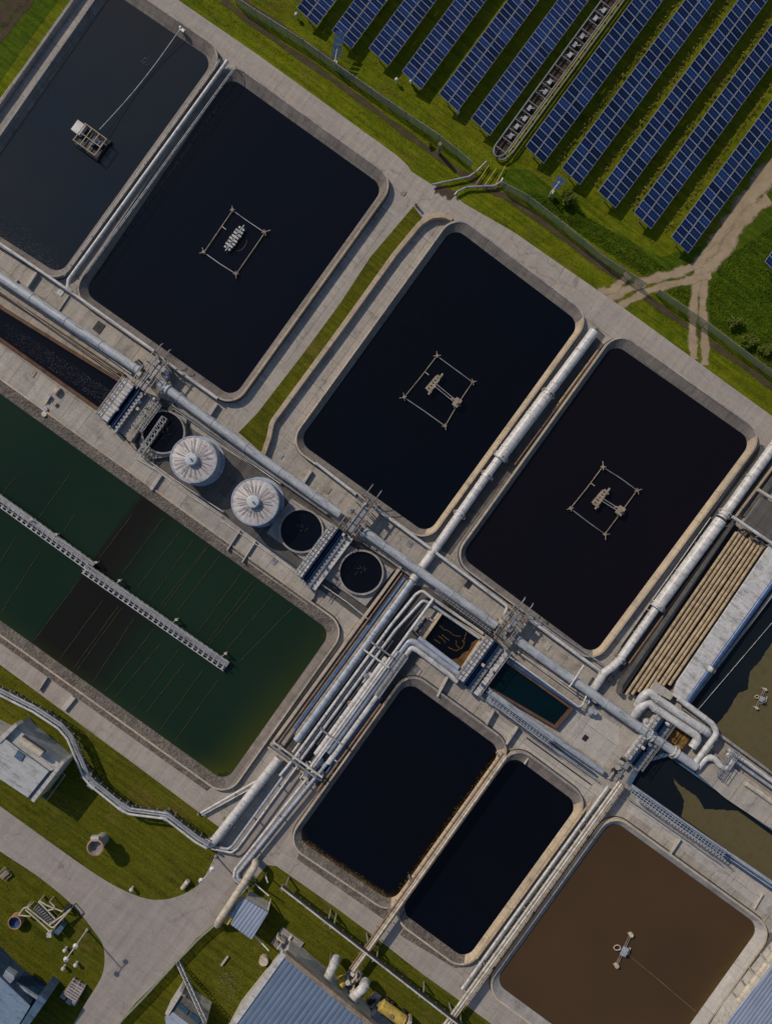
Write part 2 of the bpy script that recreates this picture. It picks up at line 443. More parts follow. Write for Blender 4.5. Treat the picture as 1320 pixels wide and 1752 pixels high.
sheet('pavement', pave, .10, 'pave', .10)
# perimeter road along the ponds
NEin = [(1430, 860), (1320, 778), (1270, 740), (1075, 598), (1000, 540), (905, 470), (800, 392), (765, 365), (735, 368), (716, 392), (640, 500), (560, 610), (430, 780), (395, 740), (460, 660), (520, 580), (600, 470), (660, 392), (680, 350), (672, 318), (650, 290), (440, 140), (373, 92), (240, 0), (150, -62)]
struct(sheet('road', NE + NEin, .104, 'road'))
drive = A_low + [(395, 1440), (455, 1370), (500, 1330), (545, 1350), (505, 1410)] + C_left[:7] + [(130, 1840)] + B_edge[::-1]
struct(sheet('driveway', drive, .104, 'asph'))
struct(sheet('road', [(-100, 1000 + 65), (-100, 1020), (0, 1092), (200, 1235), (352, 1345), (380, 1350), (372, 1395), (380, 1419), (247, 1320), (0, 1137)], .104, 'road'))
struct(sheet('road', [(457, 1480), (440, 1455), (500, 1435), (560, 1490), (660, 1560), (820, 1672), (880, 1712), (990, 1800), (990, 1860), (840, 1752), (790, 1715), (720, 1665), (640, 1602), (573, 1552), (473, 1482)], .108, 'road'))
# grass strip between the second and third pond
struct(sheet('lawn', [(707, 353), (722, 372), (670, 440), (583, 563), (463, 723), (459, 750), (450, 777), (408, 740), (440, 707), (517, 607), (583, 517), (633, 440)], .13, 'lawn', .06))
struct(sheet('lawn', A_low + A_edge, .03, 'lawn'))
struct(sheet('lawn', B_edge + [(-100, 1840)], .03, 'lawn'))
struct(sheet('lawn', C_left[::-1] + C_top[1:] + [(990, 1880), (130, 1880)], .03, 'lawn'))
# lusher grass behind the fence
struct(sheet('meadow', [(815, 290), (900, 330), (1000, 405), (1100, 470), (1200, 540), (1330, 635), (1500, 760), (1500, 300), (1320, 300), (1200, 420), (1130, 440), (1000, 370), (905, 290)], .02, 'lush'))
struct(sheet('meadow', [(-60, 0), (100, 0), (60, 55), (0, 140), (-60, 225)], .02, 'lush'))
# service yard around the round tanks, shade and wet put into its dark tone
struct(sheet('yard', [(222, 690), (252, 672), (300, 690), (330, 735), (420, 790), (460, 810), (560, 880), (700, 985), (705, 1000), (640, 1078), (560, 1018), (515, 990), (380, 890), (236, 790)], .112, 'yard'))
struct(sheet('yard', [(700, 1000), (735, 1005), (850, 1075), (835, 1110), (786, 1165), (720, 1125), (640, 1225), (550, 1350), (475, 1290), (560, 1170)], .108, 'yard'))
struct(sheet('yard', [(1020, 560), (1035, 575), (905, 765), (770, 950), (740, 935), (830, 800)], .112, 'yard'))
struct(sheet('yard', [(1300, 760), (1330, 775), (1240, 905), (1090, 1120), (1062, 1150), (1040, 1140), (1160, 960)], .112, 'yard'))
struct(sheet('pavement', [(1088, 1366), (1330, 1534), (1450, 1616), (1450, 1655), (1322, 1572), (1232, 1502), (1082, 1394), (1066, 1384)], .112, 'pale'))
struct(sheet('pavement', [(832, 1216), (945, 1290), (1032, 1350), (1022, 1362), (998, 1362), (905, 1294), (866, 1262), (822, 1228)], .112, 'pale'))
# pale plaza east of the teal tank
struct(sheet('yard', [(985, 1215), (1018, 1218), (1058, 1244), (1058, 1272), (1030, 1310), (950, 1255)], .112, 'pale'))

def ribbon(name, pts, w, z, mat, kind='structure'):
    pts = [P(x, y, z) for x, y in arc_pts(pts, 2)]; mb = MB(); vs = []; uv = []
    for i, p in enumerate(pts):
        t = (pts[min(i + 1, len(pts) - 1)] - pts[max(i - 1, 0)]).normalized(); nrm = Vector((-t.y, t.x, 0))
        ww = w * (1 + .25 * math.sin(i * 1.7))
        for s_ in (-1, 0, 1): vs.append(p + nrm * s_ * ww / 2); uv.append(1. - abs(s_))
    fs = []
    for i in range(len(pts) - 1):
        for k in (0, 1): a = i * 3 + k; fs.append([a + 1, a, a + 3, a + 4])
    mb.add(vs, fs); o = mb.build(name, mat); l = o.data.uv_layers.new()
    for lp in o.data.loops: l.data[lp.index].uv = (uv[lp.vertex_index], 0)
    o['kind'] = kind; return o
trk = [([(1400, 215), (1340, 265), (1290, 325), (1262, 368), (1240, 400), (1215, 440), (1196, 468)], 3.6),
       ([(1270, 360), (1262, 385), (1232, 428), (1205, 470), (1200, 520), (1205, 570), (1205, 625)], 1.5),
       ([(1245, 380), (1225, 410), (1195, 450), (1188, 500), (1183, 560), (1186, 615)], 1.6),
       ([(1230, 420), (1190, 455), (1150, 470), (1110, 478), (1080, 492), (1030, 515)], 1.7),
       ([(1215, 470), (1170, 482), (1120, 492), (1080, 512), (1050, 530)], 1.4),
       ([(1075, 470), (1045, 500), (1022, 498)], 1.5), ([(1315, 340), (1270, 372), (1235, 440), (1205, 460)], 2.2)]
for i, (p, w) in enumerate(trk): ribbon('dirt_track', p, w * 1.25, .05 + i * .004, 'dirt')
M['ditch'] = M['soil']
def ditchmat():
    m = M['dirt'].copy(); m.name = 'ditch_soil'
    for n in m.node_tree.nodes:
        if n.type == 'MIX' :
            n.inputs[6].default_value = (.05, .04, .025, 1); n.inputs[7].default_value = (.10, .075, .05, 1)
    return m
M['ditch'] = ditchmat()
ribbon('ditch', [(380, 0), (440, 47), (560, 130), (650, 195), (733, 257), (780, 290), (830, 320), (880, 345), (1003, 437), (1120, 520), (1220, 590), (1330, 670), (1400, 720)], 1.3, .04, 'ditch')
ribbon('ditch', [(415, 0), (480, 42), (600, 128), (700, 205)], .9, .044, 'ditch')
ribbon('ditch', [(-30, 100), (20, 42), (60, -10)], 1.6, .044, 'ditch')
ribbon('bare_earth', [(-30, 40), (10, 20), (40, -20)], 5, .048, 'ditch')
ribbon('bare_earth', [(745, 322), (765, 328), (775, 338)], 2.4, .112, 'ditch')

# ------------------------------------------------------------------ ponds
ZW = .25
def pond(corners, wmat, label, wlabel, slopes=(1.2, .7, 1.2, 1.5), h=(1.15), rimw=.3, radius=2.2, rimmat='rim', slopemat='bank', shore=(0, 0, 0, 0), wedge=2.5, cat='basin', seg=8, outer=None, rims=True):
    zs = ZW
    c0 = [P(x, y, zs).to_2d() for x, y in corners]
    cw = offpoly(c0, [-.0] * 4)
    r0 = roundpoly(offpoly(c0, [-.35] * 4), max(radius - .35, .3), seg)
    r1 = roundpoly(c0, radius, seg)
    r2 = roundpoly(offpoly(c0, list(slopes)), radius + 1.0, seg)
    r3 = roundpoly(offpoly(c0, [s_ + rimw for s_ in slopes]), radius + 1.0 + rimw, seg)
    ctr = sum((Vector(p) for p in c0), Vector((0, 0))) / 4
    t = thing('basin', label, cat, (r1[0].x, r1[0].y, 0))
    a = sum(c0[i].x * c0[(i + 1) % 4].y - c0[(i + 1) % 4].x * c0[i].y for i in range(4))
    flip = a < 0
    def z(r, h_): return [Vector((p.x, p.y, h_)) for p in r]
    mb = MB(); rs = [z(r0, zs - .3), z(r1, zs), z(r2, h)]
    if not flip: rs = [x[::-1] for x in rs]
    mb.rings([x for x in rs])
    for f in mb.f: pass
    def sides(sm, nr):
        sm = sm if isinstance(sm, (list, tuple)) else [sm] * 4
        n_ = 4 * (seg + 1); mats = list(dict.fromkeys(sm)); out = []
        for i in range(nr):
            for k in range(n_):
                kk = k if flip else (n_ - 2 - k) % n_
                sd = kk // (seg + 1); out.append(mats.index(sm[sd if kk % (seg + 1) >= seg // 2 else sd - 1]))
        return mats, out
    mats, mb.mi = sides(slopemat, 2)
    o = mb.build('bank', mats, t)
    mb = MB(); rs = [z(r2, h - .05), z(r2, h + .06), z(r3, h + .06), z(r3, 0)]
    if not flip: rs = [x[::-1] for x in rs]
    mb.rings(rs); mats, mb.mi = sides(rimmat, 3); mb.build('rim', mats, t)
    r4 = roundpoly(offpoly(c0, [s_ + rimw + .16 for s_ in slopes]), radius + 1.16 + rimw, seg)
    mb = MB(); rs = [z(r3, .121), z(r4, .121)]
    if not flip: rs = [x[::-1] for x in rs]
    mb.rings(rs); mb.build('drain_gap', 'dark', t)
    # water: three rings for the shore attribute
    mb = MB(); wi = roundpoly(offpoly(c0, [-wedge] * 4), max(radius - wedge * .6, .4), seg); wo = roundpoly(offpoly(c0, [.15] * 4), radius + .15, seg)
    n = len(wi)
    side = []                       # weights around the ring
    for i in range(4):
        for k in range(seg + 1):
            s_ = k / seg; side.append(shore[i - 1] * (1 - s_) + shore[i] * s_)
    rs = [z(wo, zs), z(wi, zs)]; vals = side + [0.] * n
    if not flip: rs = [x[::-1] for x in rs]; vals = side[::-1] + [0.] * n
    mb.rings(rs, close=True)
    # shore values of both rings
    w = mb.build('water', wmat, attrs={'shore': vals}); struct(w)
    return t, c0, w
ponds = {}
P1 = [(193, -14), (366, 104), (103, 470), (-68, 361)]
P2 = [(392, 130), (657, 320), (399, 681), (143, 500)]
P3 = [(775, 388), (992, 553), (731, 914), (510, 756)]
P4 = [(1049, 587), (1286, 754), (1014, 1121), (787, 952)]
P5 = [(-140, 572), (567, 1081), (386, 1338), (-321, 831)]
P6 = [(697, 1165), (858, 1283), (671, 1544), (506, 1433)]
P7 = [(875, 1291), (989, 1376), (797, 1642), (683, 1558)]
P8 = [(1046, 1401), (1299, 1585), (1098, 1866), (845, 1680)]
pond(P1, 'w_steel', 'slate blue pond with a tethered white-boxed barge, at the top left corner', '', (1.7, 1.1, 1.2, 1.0), h=1.3, rimmat='wall', slopemat='bank')
pond(P2, 'w_navy', 'navy black pond with the square float frame nearest the top left pond', '', (1.6, 1.0, 1.3, 1.0), h=1.3, rimmat=['wall', 'tan', 'rim', 'wall'])
pond(P3, 'w_black', 'black pond right of the grass strip, with a square float frame', '', (1.5, .6, 1.2, .9), h=1.25, rimmat=['wall', 'tan', 'rim', 'rim'], slopemat=['bank', 'tan', 'bank', 'bank'])  # SE slope painted brighter tan for the sunlight it catches
pond(P4, 'w_plum', 'plum black pond furthest right of the four with square float frames', '', (1.6, .6, 1.0, .8), h=1.25, rimmat=['wall', 'tan', 'wall', 'rim'], slopemat=['bank', 'tan', 'bank', 'bank'])  # sunlit SE slope brightened with tan concrete here too
t5, c5, w5 = pond(P5, 'w_green', 'large green water basin crossed by a long floating walkway', '', (2.0, 1.5, 1.6, 1.5), h=.9, rimmat='rim', slopemat=['gravel', 'bank', 'gravel', 'bank'], shore=(.15, .9, .35, 0), wedge=4)
pond(P6, 'w_black', 'black pond with an orange algae edge beside the pipe rack', '', (1.6, .9, 1.3, .9), h=1.1, rimmat=['wall', 'tan', 'rim', 'rim'], slopemat=['bank', 'tan', 'gravel', 'bank'], shore=(0, .55, .9, .1), wedge=1.2)
pond(P7, 'w_black', 'small black pond between the rusty pipe bridge and the brown pond', '', (1.7, .7, 1.3, .7), h=1.1, rimmat=['wall', 'tan', 'rim', 'rim'], slopemat=['bank', 'tan', 'gravel', 'bank'])
pond(P8, 'w_brown', 'muddy brown pond at the bottom right with a small cross-shaped aerator', '', (.9, 1.6, 1.6, .9), h=1.1, rimmat='rim', slopemat=['wall', 'pale', 'wall', 'wall'], shore=(.1, .8, .1, 0), wedge=3.2)
# gravel verges outside the rims
def verge(poly, lab, mat='gravel', z=.30):
    mb = MB(); mb.prism([P(x, y, z) for x, y in poly], 0, z); o = mb.build('gravel_bed', mat); struct(o); return o
verge([(360, 1345), (352, 1352), (-100, 1028), (-100, 1008)], '')
verge([(513, 1455), (508, 1470), (655, 1572), (670, 1566)], '')
verge([(690, 1590), (684, 1600), (775, 1655), (790, 1655)], '')
# sludge-brown sector inside the green water (material attribute on a finer sheet 4 mm above)
def sludge():
    mb = MB(); vs = []; at = []; sh = []
    cx = [P(x, y, ZW).to_2d() for x, y in P5]
    nu, nv = 40, 150
    def sstep(a, b, x): t = max(0, min(1, (x - a) / (b - a))); return t * t * (3 - 2 * t)
    for i in range(nv + 1):
        for j in range(nu + 1):
            s_ = i / nv; q = j / nu
            a = cx[0].lerp(cx[1], s_); b = cx[3].lerp(cx[2], s_); p = a.lerp(b, q)
            vs.append((p.x, p.y, ZW + .004))
            px = p.x * 10 / ((H - ZW) / H) + 660; py = 876 - p.y * 10 / ((H - ZW) / H)
            lat = (px - 150) * .807 + (py - 975) * .59
            br = (py - 975) - (px - 150) * .70
            if br < 0: w = sstep(-3, 1, lat) * (1 - sstep(14, 95, lat))
            else: w = sstep(-3, 1, lat + 2) * (1 - sstep(70, 190, lat))
            at.append(w); 
            dse = (1 - s_) * (cx[1] - cx[0]).length
            sh.append(max(0, 1 - dse / 7.0) * (.35 + .65 * q) * .95 + max(0, 1 - (1 - q) * 31 / 2.5) * .35)
    fs = []
    for i in range(nv):
        for j in range(nu):
            a = i * (nu + 1) + j; fs.append([a, a + 1, a + nu + 2, a + nu + 1])
    # keep inside the rounded outline
    keep = []
    for f in fs:
        c = sum((Vector(vs[k]) for k in f), Vector()) / 4; ok = True
        for k in (1, 2):
            cc = cx[k]; d = Vector((c.x, c.y)) - cc
            if d.length < 1.6: ok = False
        keep.append(f) if ok else None
    mb.add(vs, keep); o = mb.build('water', 'w_green', attrs={'sludge': at, 'shore': sh}); struct(o)
sludge()

def flatpond(poly, mat, z=.2):
    mb = MB(); pts = [P(x, y, z) for x, y in poly]; n = len(pts)
    a = sum(pts[i].x * pts[(i + 1) % n].y - pts[(i + 1) % n].x * pts[i].y for i in range(n))
    mb.add(pts, [list(range(n)) if a > 0 else list(range(n))[::-1]])
    return struct(mb.build('water', mat))
def wallrun(name, label, cat, pts, w, h, mat, z0=0., group=None, closed=False, px=True, round_=0):
    """wall following an open line"""
    q = [P(x, y, h) for x, y in pts] if px else [Vector(p) for p in pts]
    if round_: q = fillet(q, round_, 6)
    mb = MB(); vs = []
    m = len(q)
    for i, p in enumerate(q):
        t = (q[min(i + 1, m - 1)] - q[max(i - 1, 0)]); t.z = 0; t.normalize(); nr = Vector((-t.y, t.x, 0)) * w / 2
        for s_, z in ((-1, z0), (-1, h), (1, h), (1, z0)): vs.append(Vector((p.x + nr.x * s_, p.y + nr.y * s_, z)))
    fs = [[3, 2, 1, 0], [(m - 1) * 4 + k for k in range(4)]]
    for i in range(m - 1):
        for k in range(3): fs.append([i * 4 + k, i * 4 + k + 1, i * 4 + k + 5, i * 4 + k + 4])
    mb.add(vs, fs); o = mb.build(name, mat)
    bev = o.modifiers.new('bevel', 'BEVEL'); bev.width = .04; bev.segments = 1; bev.limit_method = 'ANGLE'
    return tag(o, label, cat, group)

# P3 boundary wall, tan
wallrun('boundary_wall', 'tan curved wall between the grass strip and the black pond', 'wall',
        [(450, 777), (460, 748), (465, 722), (583, 562), (675, 434), (718, 382), (738, 369), (760, 368), (774, 374)], .8, 1.2, 'tan', round_=3)
wallrun('boundary_wall', 'grey parapet beside the far left edge of the top left pond', 'wall', [(152, -40), (-40, 232)], .5, 1.2, 'wall')
wallrun('kerb', 'thin pale kerb between the left grass bank and the top left pond', 'kerb', [(165, -55), (127, 0), (0, 172), (-40, 228)], .4, .5, 'rim')
wallrun('kerb', 'yellow stained kerb along the upper bank of the green basin', 'kerb', [(-30, 628), (0, 650), (100, 722), (235, 815), (300, 862)], .3, .55, 'yellow')
mb = MB(); zz = .75
plat = [(-60, 540), (0, 585), (170, 703), (240, 780), (330, 845), (380, 880), (516, 983), (534, 1000), (541, 1012), (536, 1024), (524, 1034), (380, 930), (300, 868), (232, 820), (0, 655), (-60, 612)]
mb.prism([P(x, y, zz) for x, y in plat], 0, zz); tag(mb.build('service_platform', 'pave'), 'long raised beige concrete walkway with a rounded end above the green basin', 'platform')
for (a, b, lab) in [((268, 862 - 24), (262, 852 + 22), 'left'), ((410, 912), (397, 936), 'mid'), ((436, 930), (422, 956), 'right')]: pass

# ------------------------------------------------------------------ channels and tanks
def chan(label, poly, wmat, wallmat, wt=.35, wh=1.0, wz=.25, cat='channel', inner=None, close=True):
    ctr = P(*poly[0], 0); t = thing('open_channel', label, cat, (ctr.x, ctr.y, 0))
    q = [P(x, y, wh).to_2d() for x, y in poly]
    q1 = offpoly(q, [wt] * len(q)); n = len(q)
    a = sum(q[i].x * q[(i + 1) % n].y - q[(i + 1) % n].x * q[i].y for i in range(n))
    mb = MB(); z = lambda r, h_: [Vector((p.x, p.y, h_)) for p in (r if a > 0 else r[::-1])]
    mb.rings([z(q, -.1), z(q, wh), z(q1, wh), z(q1, 0)][::-1]); mb.build('wall', wallmat, t)
    fp = MB(); pp = z(q, wz); fp.add(pp, [list(range(n))]); struct(fp.build('water', wmat))
    return t
chan('dark bubbling channel with rusty walls at the left edge', [(-100, 455), (0, 528), (205, 655), (168, 697), (0, 577), (-100, 507)], 'w_navy', 'rust_wall', .55, 1.3, .2)
wallrun('channel_wall', 'brown double wall between the bubbling channel and the big header pipe', 'wall', [(-40, 475), (0, 500), (212, 642)], .45, 1.1, 'rust_wall')
chan('square orange-stained tank of dark sludge with stirred streaks', [(756, 1051), (823, 1090), (786, 1147), (725, 1096)], 'w_black', 'tan', .4, 1.2, .4, 'tank')
chan('narrow teal water channel beside the light blue pipe', [(860, 1130), (975, 1213), (950, 1242), (836, 1175)], 'w_teal', 'rust_wall', .4, 1.2, .3)
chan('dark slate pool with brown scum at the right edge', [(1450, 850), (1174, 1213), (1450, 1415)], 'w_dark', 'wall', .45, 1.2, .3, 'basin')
chan('wedge channel with olive scum between brown pond and right deck', [(1100, 1306), (1142, 1294), (1450, 1515), (1450, 1605), (1080, 1341)], 'w_dark', 'bluewall', .5, 1.3, .3)
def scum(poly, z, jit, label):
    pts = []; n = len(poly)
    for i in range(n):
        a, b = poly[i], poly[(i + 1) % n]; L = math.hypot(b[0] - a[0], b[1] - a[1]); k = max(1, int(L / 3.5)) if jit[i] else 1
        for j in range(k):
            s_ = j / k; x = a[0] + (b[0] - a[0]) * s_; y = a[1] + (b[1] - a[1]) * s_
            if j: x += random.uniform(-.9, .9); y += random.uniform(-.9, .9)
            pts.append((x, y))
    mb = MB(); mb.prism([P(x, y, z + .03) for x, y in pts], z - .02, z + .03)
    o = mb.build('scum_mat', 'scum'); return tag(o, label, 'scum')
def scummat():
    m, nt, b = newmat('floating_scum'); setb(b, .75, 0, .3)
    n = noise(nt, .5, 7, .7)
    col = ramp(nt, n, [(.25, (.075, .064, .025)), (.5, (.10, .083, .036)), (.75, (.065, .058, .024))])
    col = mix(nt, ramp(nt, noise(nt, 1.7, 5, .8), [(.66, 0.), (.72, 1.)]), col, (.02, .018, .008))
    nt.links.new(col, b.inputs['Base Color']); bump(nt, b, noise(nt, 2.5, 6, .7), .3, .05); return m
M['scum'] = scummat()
scum([(1450, 1010), (1320, 1100), (1300, 1130), (1282, 1150), (1278, 1180), (1262, 1186), (1245, 1215), (1222, 1245), (1240, 1262), (1450, 1412)], .3, [0, 1, 1, 1, 1, 1, 1, 0, 0, 0], 'olive brown scum cut to a shadow outline in the pool at the right edge')  # scum stops at a shadow edge, dark water beyond stands for the shade
scum([(1147, 1325), (1160, 1342), (1190, 1362), (1205, 1385), (1240, 1386), (1262, 1388), (1450, 1523), (1450, 1600), (1165, 1398), (1170, 1370), (1156, 1345)], .3, [1, 1, 1, 1, 1, 0, 0, 0, 1, 1, 1], 'olive scum cut to a shadow outline in the wedge channel above the brown pond')  # same here: outline follows a cast shadow, left as bare dark water

def crust():
    M['crust'] = painted('sludge_crust', (.16, .085, .018), .8, 0, .6, (.05, .03, .01), 1.2)
    for poly, lb in (([(823, 1092), (786, 1146), (760, 1130), (757, 1122), (772, 1128), (784, 1126), (790, 1118), (802, 1112), (806, 1100), (812, 1096)], 'orange crust along the lower sides of the square sludge tank'),):
        scum(poly, .42, [0, 0, 1, 1, 1, 1, 1, 1, 1, 1], lb)
    o = [o for o in COL.objects if o.get('label', '').startswith('orange crust')][0]; o.data.materials[0] = M['crust']
    def Q(x, y): return P(640 + x / 5.077, 960 + y / 5.077, .46)
    for pts in ([(560, 560), (640, 610), (700, 650), (750, 655)], [(590, 640), (650, 690)], [(560, 650), (620, 710)], [(520, 685), (580, 715)], [(800, 620), (785, 670), (770, 710)], [(710, 690), (715, 730), (740, 765), (775, 745), (790, 700), (765, 685)], [(640, 740), (700, 780), (740, 770)]):
        mb = MB(); mb.tube([Q(*p) + Vector((random.uniform(-.1, .1), random.uniform(-.1, .1), 0)) for p in arc_pts(pts, 2)], .07, 5); tag(mb.build('sludge_streak', 'crust'), 'thin brown foam streak stirred across the square sludge tank', 'streak', 'foam streaks in the square sludge tank')
crust()
def round_tank(cx, cy, rpx, label, pad, arm=False):
    zt = 1.5; c = P(cx, cy, zt); r = rpx * .1 * (H - zt) / H
    t = thing('round_tank', label, 'tank', (c.x, c.y, 0), 'open round tanks in the service yard')
    mb = MB()
    if pad: mb.prism([P(x, y, .8) for x, y in pad], 0, .8); mb.build('plinth', 'wall', t)
    mb = MB(); mb.lathe((c.x, c.y, 0), [(r + .28, 0), (r + .28, zt), (r, zt), (r, .1)], 48, cap=False); smooth_angle(mb.build('ring_wall', 'wall', t))
    mb = MB(); mb.lathe((c.x, c.y, 0), [(r + .02, .95), (.05, .95)], 48); struct(mb.build('water', 'w_navy'))
    mb = MB()      # drowned mixer parts breaking the surface
    for k in range(7):
        a = random.uniform(0, 6.28); q = Vector((c.x + .6 * math.cos(a), c.y + .6 * math.sin(a), 1.0)); e = q + Vector((math.cos(a + 1), math.sin(a + 1), 0)) * random.uniform(.5, 1.1)
        mb.beam(q, e, .09)
    mb.beam((c.x, c.y, .9), (c.x, c.y, 1.3), .2); mb.build('mixer', 'dark' if not arm else 'brownsteel', t)
    return t
round_tank(279, 739, 35, 'open round tank crossed by a truss arm, left of both domed tanks', [(250, 688), (320, 715), (310, 778), (262, 785), (238, 760)])
round_tank(515, 908, 35.5, 'open round tank between the second domed tank and the blue screen', [(498, 853), (566, 895), (519, 958), (456, 912)])
round_tank(617.5, 979.5, 36, 'open round tank on a square plinth left of the pipe rack', [(598, 933), (674, 975), (625, 1037), (556, 990)])
def truss(name, label, cat, a, b, w, h, mat, n=10):
    a = Vector(a); b = Vector(b); d = (b - a); u = d.normalized(); s_ = Vector((-u.y, u.x, 0)).normalized() * w / 2; up = Vector((0, 0, h))
    mb = MB()
    for o_ in (-1, 1):
        for k in (0, 1): mb.beam(a + s_ * o_ + up * k, b + s_ * o_ + up * k, .12)
    for i in range(n + 1):
        p = a + d * i / n
        mb.beam(p - s_, p + s_, .09); mb.beam(p - s_ + up, p + s_ + up, .09)
        for o_ in (-1, 1): mb.beam(p + s_ * o_, p + s_ * o_ + up, .08)
        if i < n:
            q = a + d * (i + 1) / n
            mb.beam(p - s_ + up, q + s_ + up, .08)
            for o_ in (-1, 1): mb.beam(p + s_ * o_, q + s_ * o_ + up, .07)
    return tag(mb.build(name, mat), label, cat)
truss('truss_arm', 'grey blue truss arm reaching over the leftmost open round tank', 'arm', P(283, 715, 2), P(240, 778, 1.8), .9, .7, 'steel', 9)

def child_build(mb, name, mat, par):
    """mesh under a part (par is itself a child of a thing)"""
    root = par.parent; o = mb.build(name, mat, root); o.parent = par; return o
def dome_tank(cx, cy, rpx, label):
    h = 5.0; c = P(cx, cy, h); r = rpx * .1 * (H - h) / H
    t = thing('storage_tank', label, 'tank', (c.x, c.y, 0), 'white domed storage tanks')
    mb = MB(); mb.lathe((c.x, c.y, 0), [(r + .5, 0), (r + .5, .3), (r, .3), (r, h)], 56, cap=False); smooth_angle(mb.build('tank_wall', 'tankwall', t))
    mb = MB(); mb.lathe((c.x, c.y, 0), [(r + .14, h - .25), (r + .14, h + .05), (r - .12, h + .05), (r - .12, h - .1)], 56, cap=False); smooth_angle(mb.build('rim', 'lightblue', t))
    mb = MB(); N_ = 22; vs = [(c.x, c.y, h + .42)]; fs = []
    for k in range(N_ * 2):
        a = 2 * math.pi * k / (N_ * 2); dz = .04 if k % 2 else 0.
        vs.append((c.x + (r - .12) * math.cos(a), c.y + (r - .12) * math.sin(a), h - .02 + dz))
    for k in range(N_ * 2): fs.append([0, k + 1, (k + 1) % (N_ * 2) + 1])
    mb.add(vs, fs); rf = mb.build('roof', 'tankroof', t)
    mb = MB()
    for k in range(N_):
        a = 2 * math.pi * k / N_ + random.uniform(-.07, .07); l = random.uniform(.7, .96)
        p = Vector((c.x + 1. * math.cos(a), c.y + 1. * math.sin(a), h + .46)); a2 = a + random.uniform(-.05, .05)
        q = Vector((c.x + r * l * math.cos(a2), c.y + r * l * math.sin(a2), h + .46 - .36 * l))
        mb.beam(p, q, .045, .05)
    child_build(mb, 'rib', 'dark', rf)
    mb = MB(); mb.lathe((c.x - .15, c.y, 0), [(1.05, h + .3), (1.05, h + 1.0), (.9, h + 1.12), (.05, h + 1.2)], 20); hb = mb.build('hub', 'hubpaint', t)
    mb = MB(); mb.tube([(c.x - .15, c.y, h + 1.15), (c.x - .15, c.y, h + 1.6)], .14, 8); child_build(mb, 'vent_cap', 'steel', hb)
dome_tank(331, 786, 39, 'white domed tank nearest the truss arm round tank')
dome_tank(436, 858.5, 39.5, 'white domed tank beside the plain open round tank')

# ------------------------------------------------------------------ pipes
NP = [0]
def pipe(label, pts, r, mat='pipe_grey', bend=None, joints=7., supports=True, group=None, fl=(), name='pipe', n=12, flr=1.28):
    w = [P(*p) for p in pts]; path = fillet(w, bend or r * 2.6)
    t = thing(name, label, 'pipe', (w[0].x, w[0].y, 0), group)
    mb = MB(); mb.tube(path, r, n); smooth_angle(mb.build('pipe_run', mat, t), 50)
    # thin joint rings
    L = 0.; nxt = joints * .6; marks = []
    for a, b in zip(path, path[1:]):
        d = (b - a).length
        while L + d > nxt and joints:
            s_ = (nxt - L) / d; marks.append((a.lerp(b, s_), (b - a).normalized())); nxt += joints
        L += d
    for p, d in marks:
        mb = MB(); mb.tube([p - d * .09, p + d * .09], r * 1.08, n); mb.build('joint_ring', mat, t)
    for f in fl:
        q = P(*f); k = min(range(len(path) - 1), key=lambda i: ((path[i] + path[i + 1]) / 2 - q).length)
        a, b = path[k], path[k + 1]; d = (b - a).normalized(); c = a + d * (q - a).dot(d)
        mb = MB()
        mb.tube([c - d * .42, c - d * .26], r * flr, 14); mb.tube([c - d * .26, c + d * .26], r * 1.05, 14); mb.tube([c + d * .26, c + d * .42], r * flr, 14)
        mb.box(c + Vector((0, 0, r * .9)), (.5, .3, .5), d); mb.build('flange', 'white', t)
        mb = MB(); sd = Vector((-d.y, d.x, 0)); mb.box(c + sd * (r + .2) + Vector((0, 0, -.1)), (.6, .5, .4), d); mb.build('valve', 'brownsteel', t); mb = MB(); mb.box(c - sd * (r + .2), (.5, .5, .35), d); mb.build('valve', 'brownsteel', t)
    if supports:
        for p, d in marks:
            q = p + d * 1.2; z1 = q.z - r * .9
            if z1 > .3:
                sd = Vector((-d.y, d.x, 0)).normalized(); mb = MB()
                mb.box((q.x, q.y, z1 / 2), (.22, r * 1.6 if r > .4 else .25, z1), d, sd, (0, 0, 1)); mb.build('support', 'wall', t)
    return t
hz = 2.2
G1_ = 'sections of the big header pipe crossing the plant'
pipe('big grey header pipe running from the left edge to the first screen', [(-40, 446, hz), (238, 634, hz)], .78, group=G1_)
pipe('big grey header pipe between the first and second screens, past the domed tanks', [(272, 655, hz), (400, 750, hz), (582, 880, hz)], .78, fl=[(285, 664, hz)], group=G1_)
pipe('big grey header pipe between the second screen and the square sludge tank', [(622, 908, hz), (735, 990, hz), (848, 1070, hz)], .78, group=G1_)
pipe('big grey header pipe from the third screen to the white pipe cluster', [(884, 1095, hz), (1000, 1178, hz), (1112, 1258, hz), (1190, 1312, hz)], .78, fl=[(1113, 1259, hz), (1153, 1287, hz)], group=G1_)
pipe('fat white pipe with rust stains between the two black ponds, upper length', [(1016, 567, 1.5), (934, 677, 1.5)], .85, 'white', fl=[(937, 673, 1.5)])
pipe('fattest white pipe between the two black ponds, middle length', [(934, 677, 1.6), (853, 785, 1.6)], 1.05, 'white', fl=[(856, 781, 1.6)], flr=1.15)
pipe('white pipe from between the black ponds passing under the header pipe', [(853, 785, 1.3), (833, 812, 1.3), (745, 938, 1.0), (706, 992, .9)], .75, 'white', fl=[(833, 813, 1.3), (785, 880, 1.2), (740, 945, 1.)], flr=1.2)
pipe('cream pipe coming down from the right edge beside the plum pond', [(1350, 725, 1.5), (1234, 886, 1.5)], .85, 'white', fl=[(1240, 880, 1.5)])
pipe('thick cream pipe beside the tan pipe bundle', [(1232, 890, 1.6), (1122, 1040, 1.6)], 1.05, 'white', fl=[(1124, 1037, 1.6)], flr=1.15)
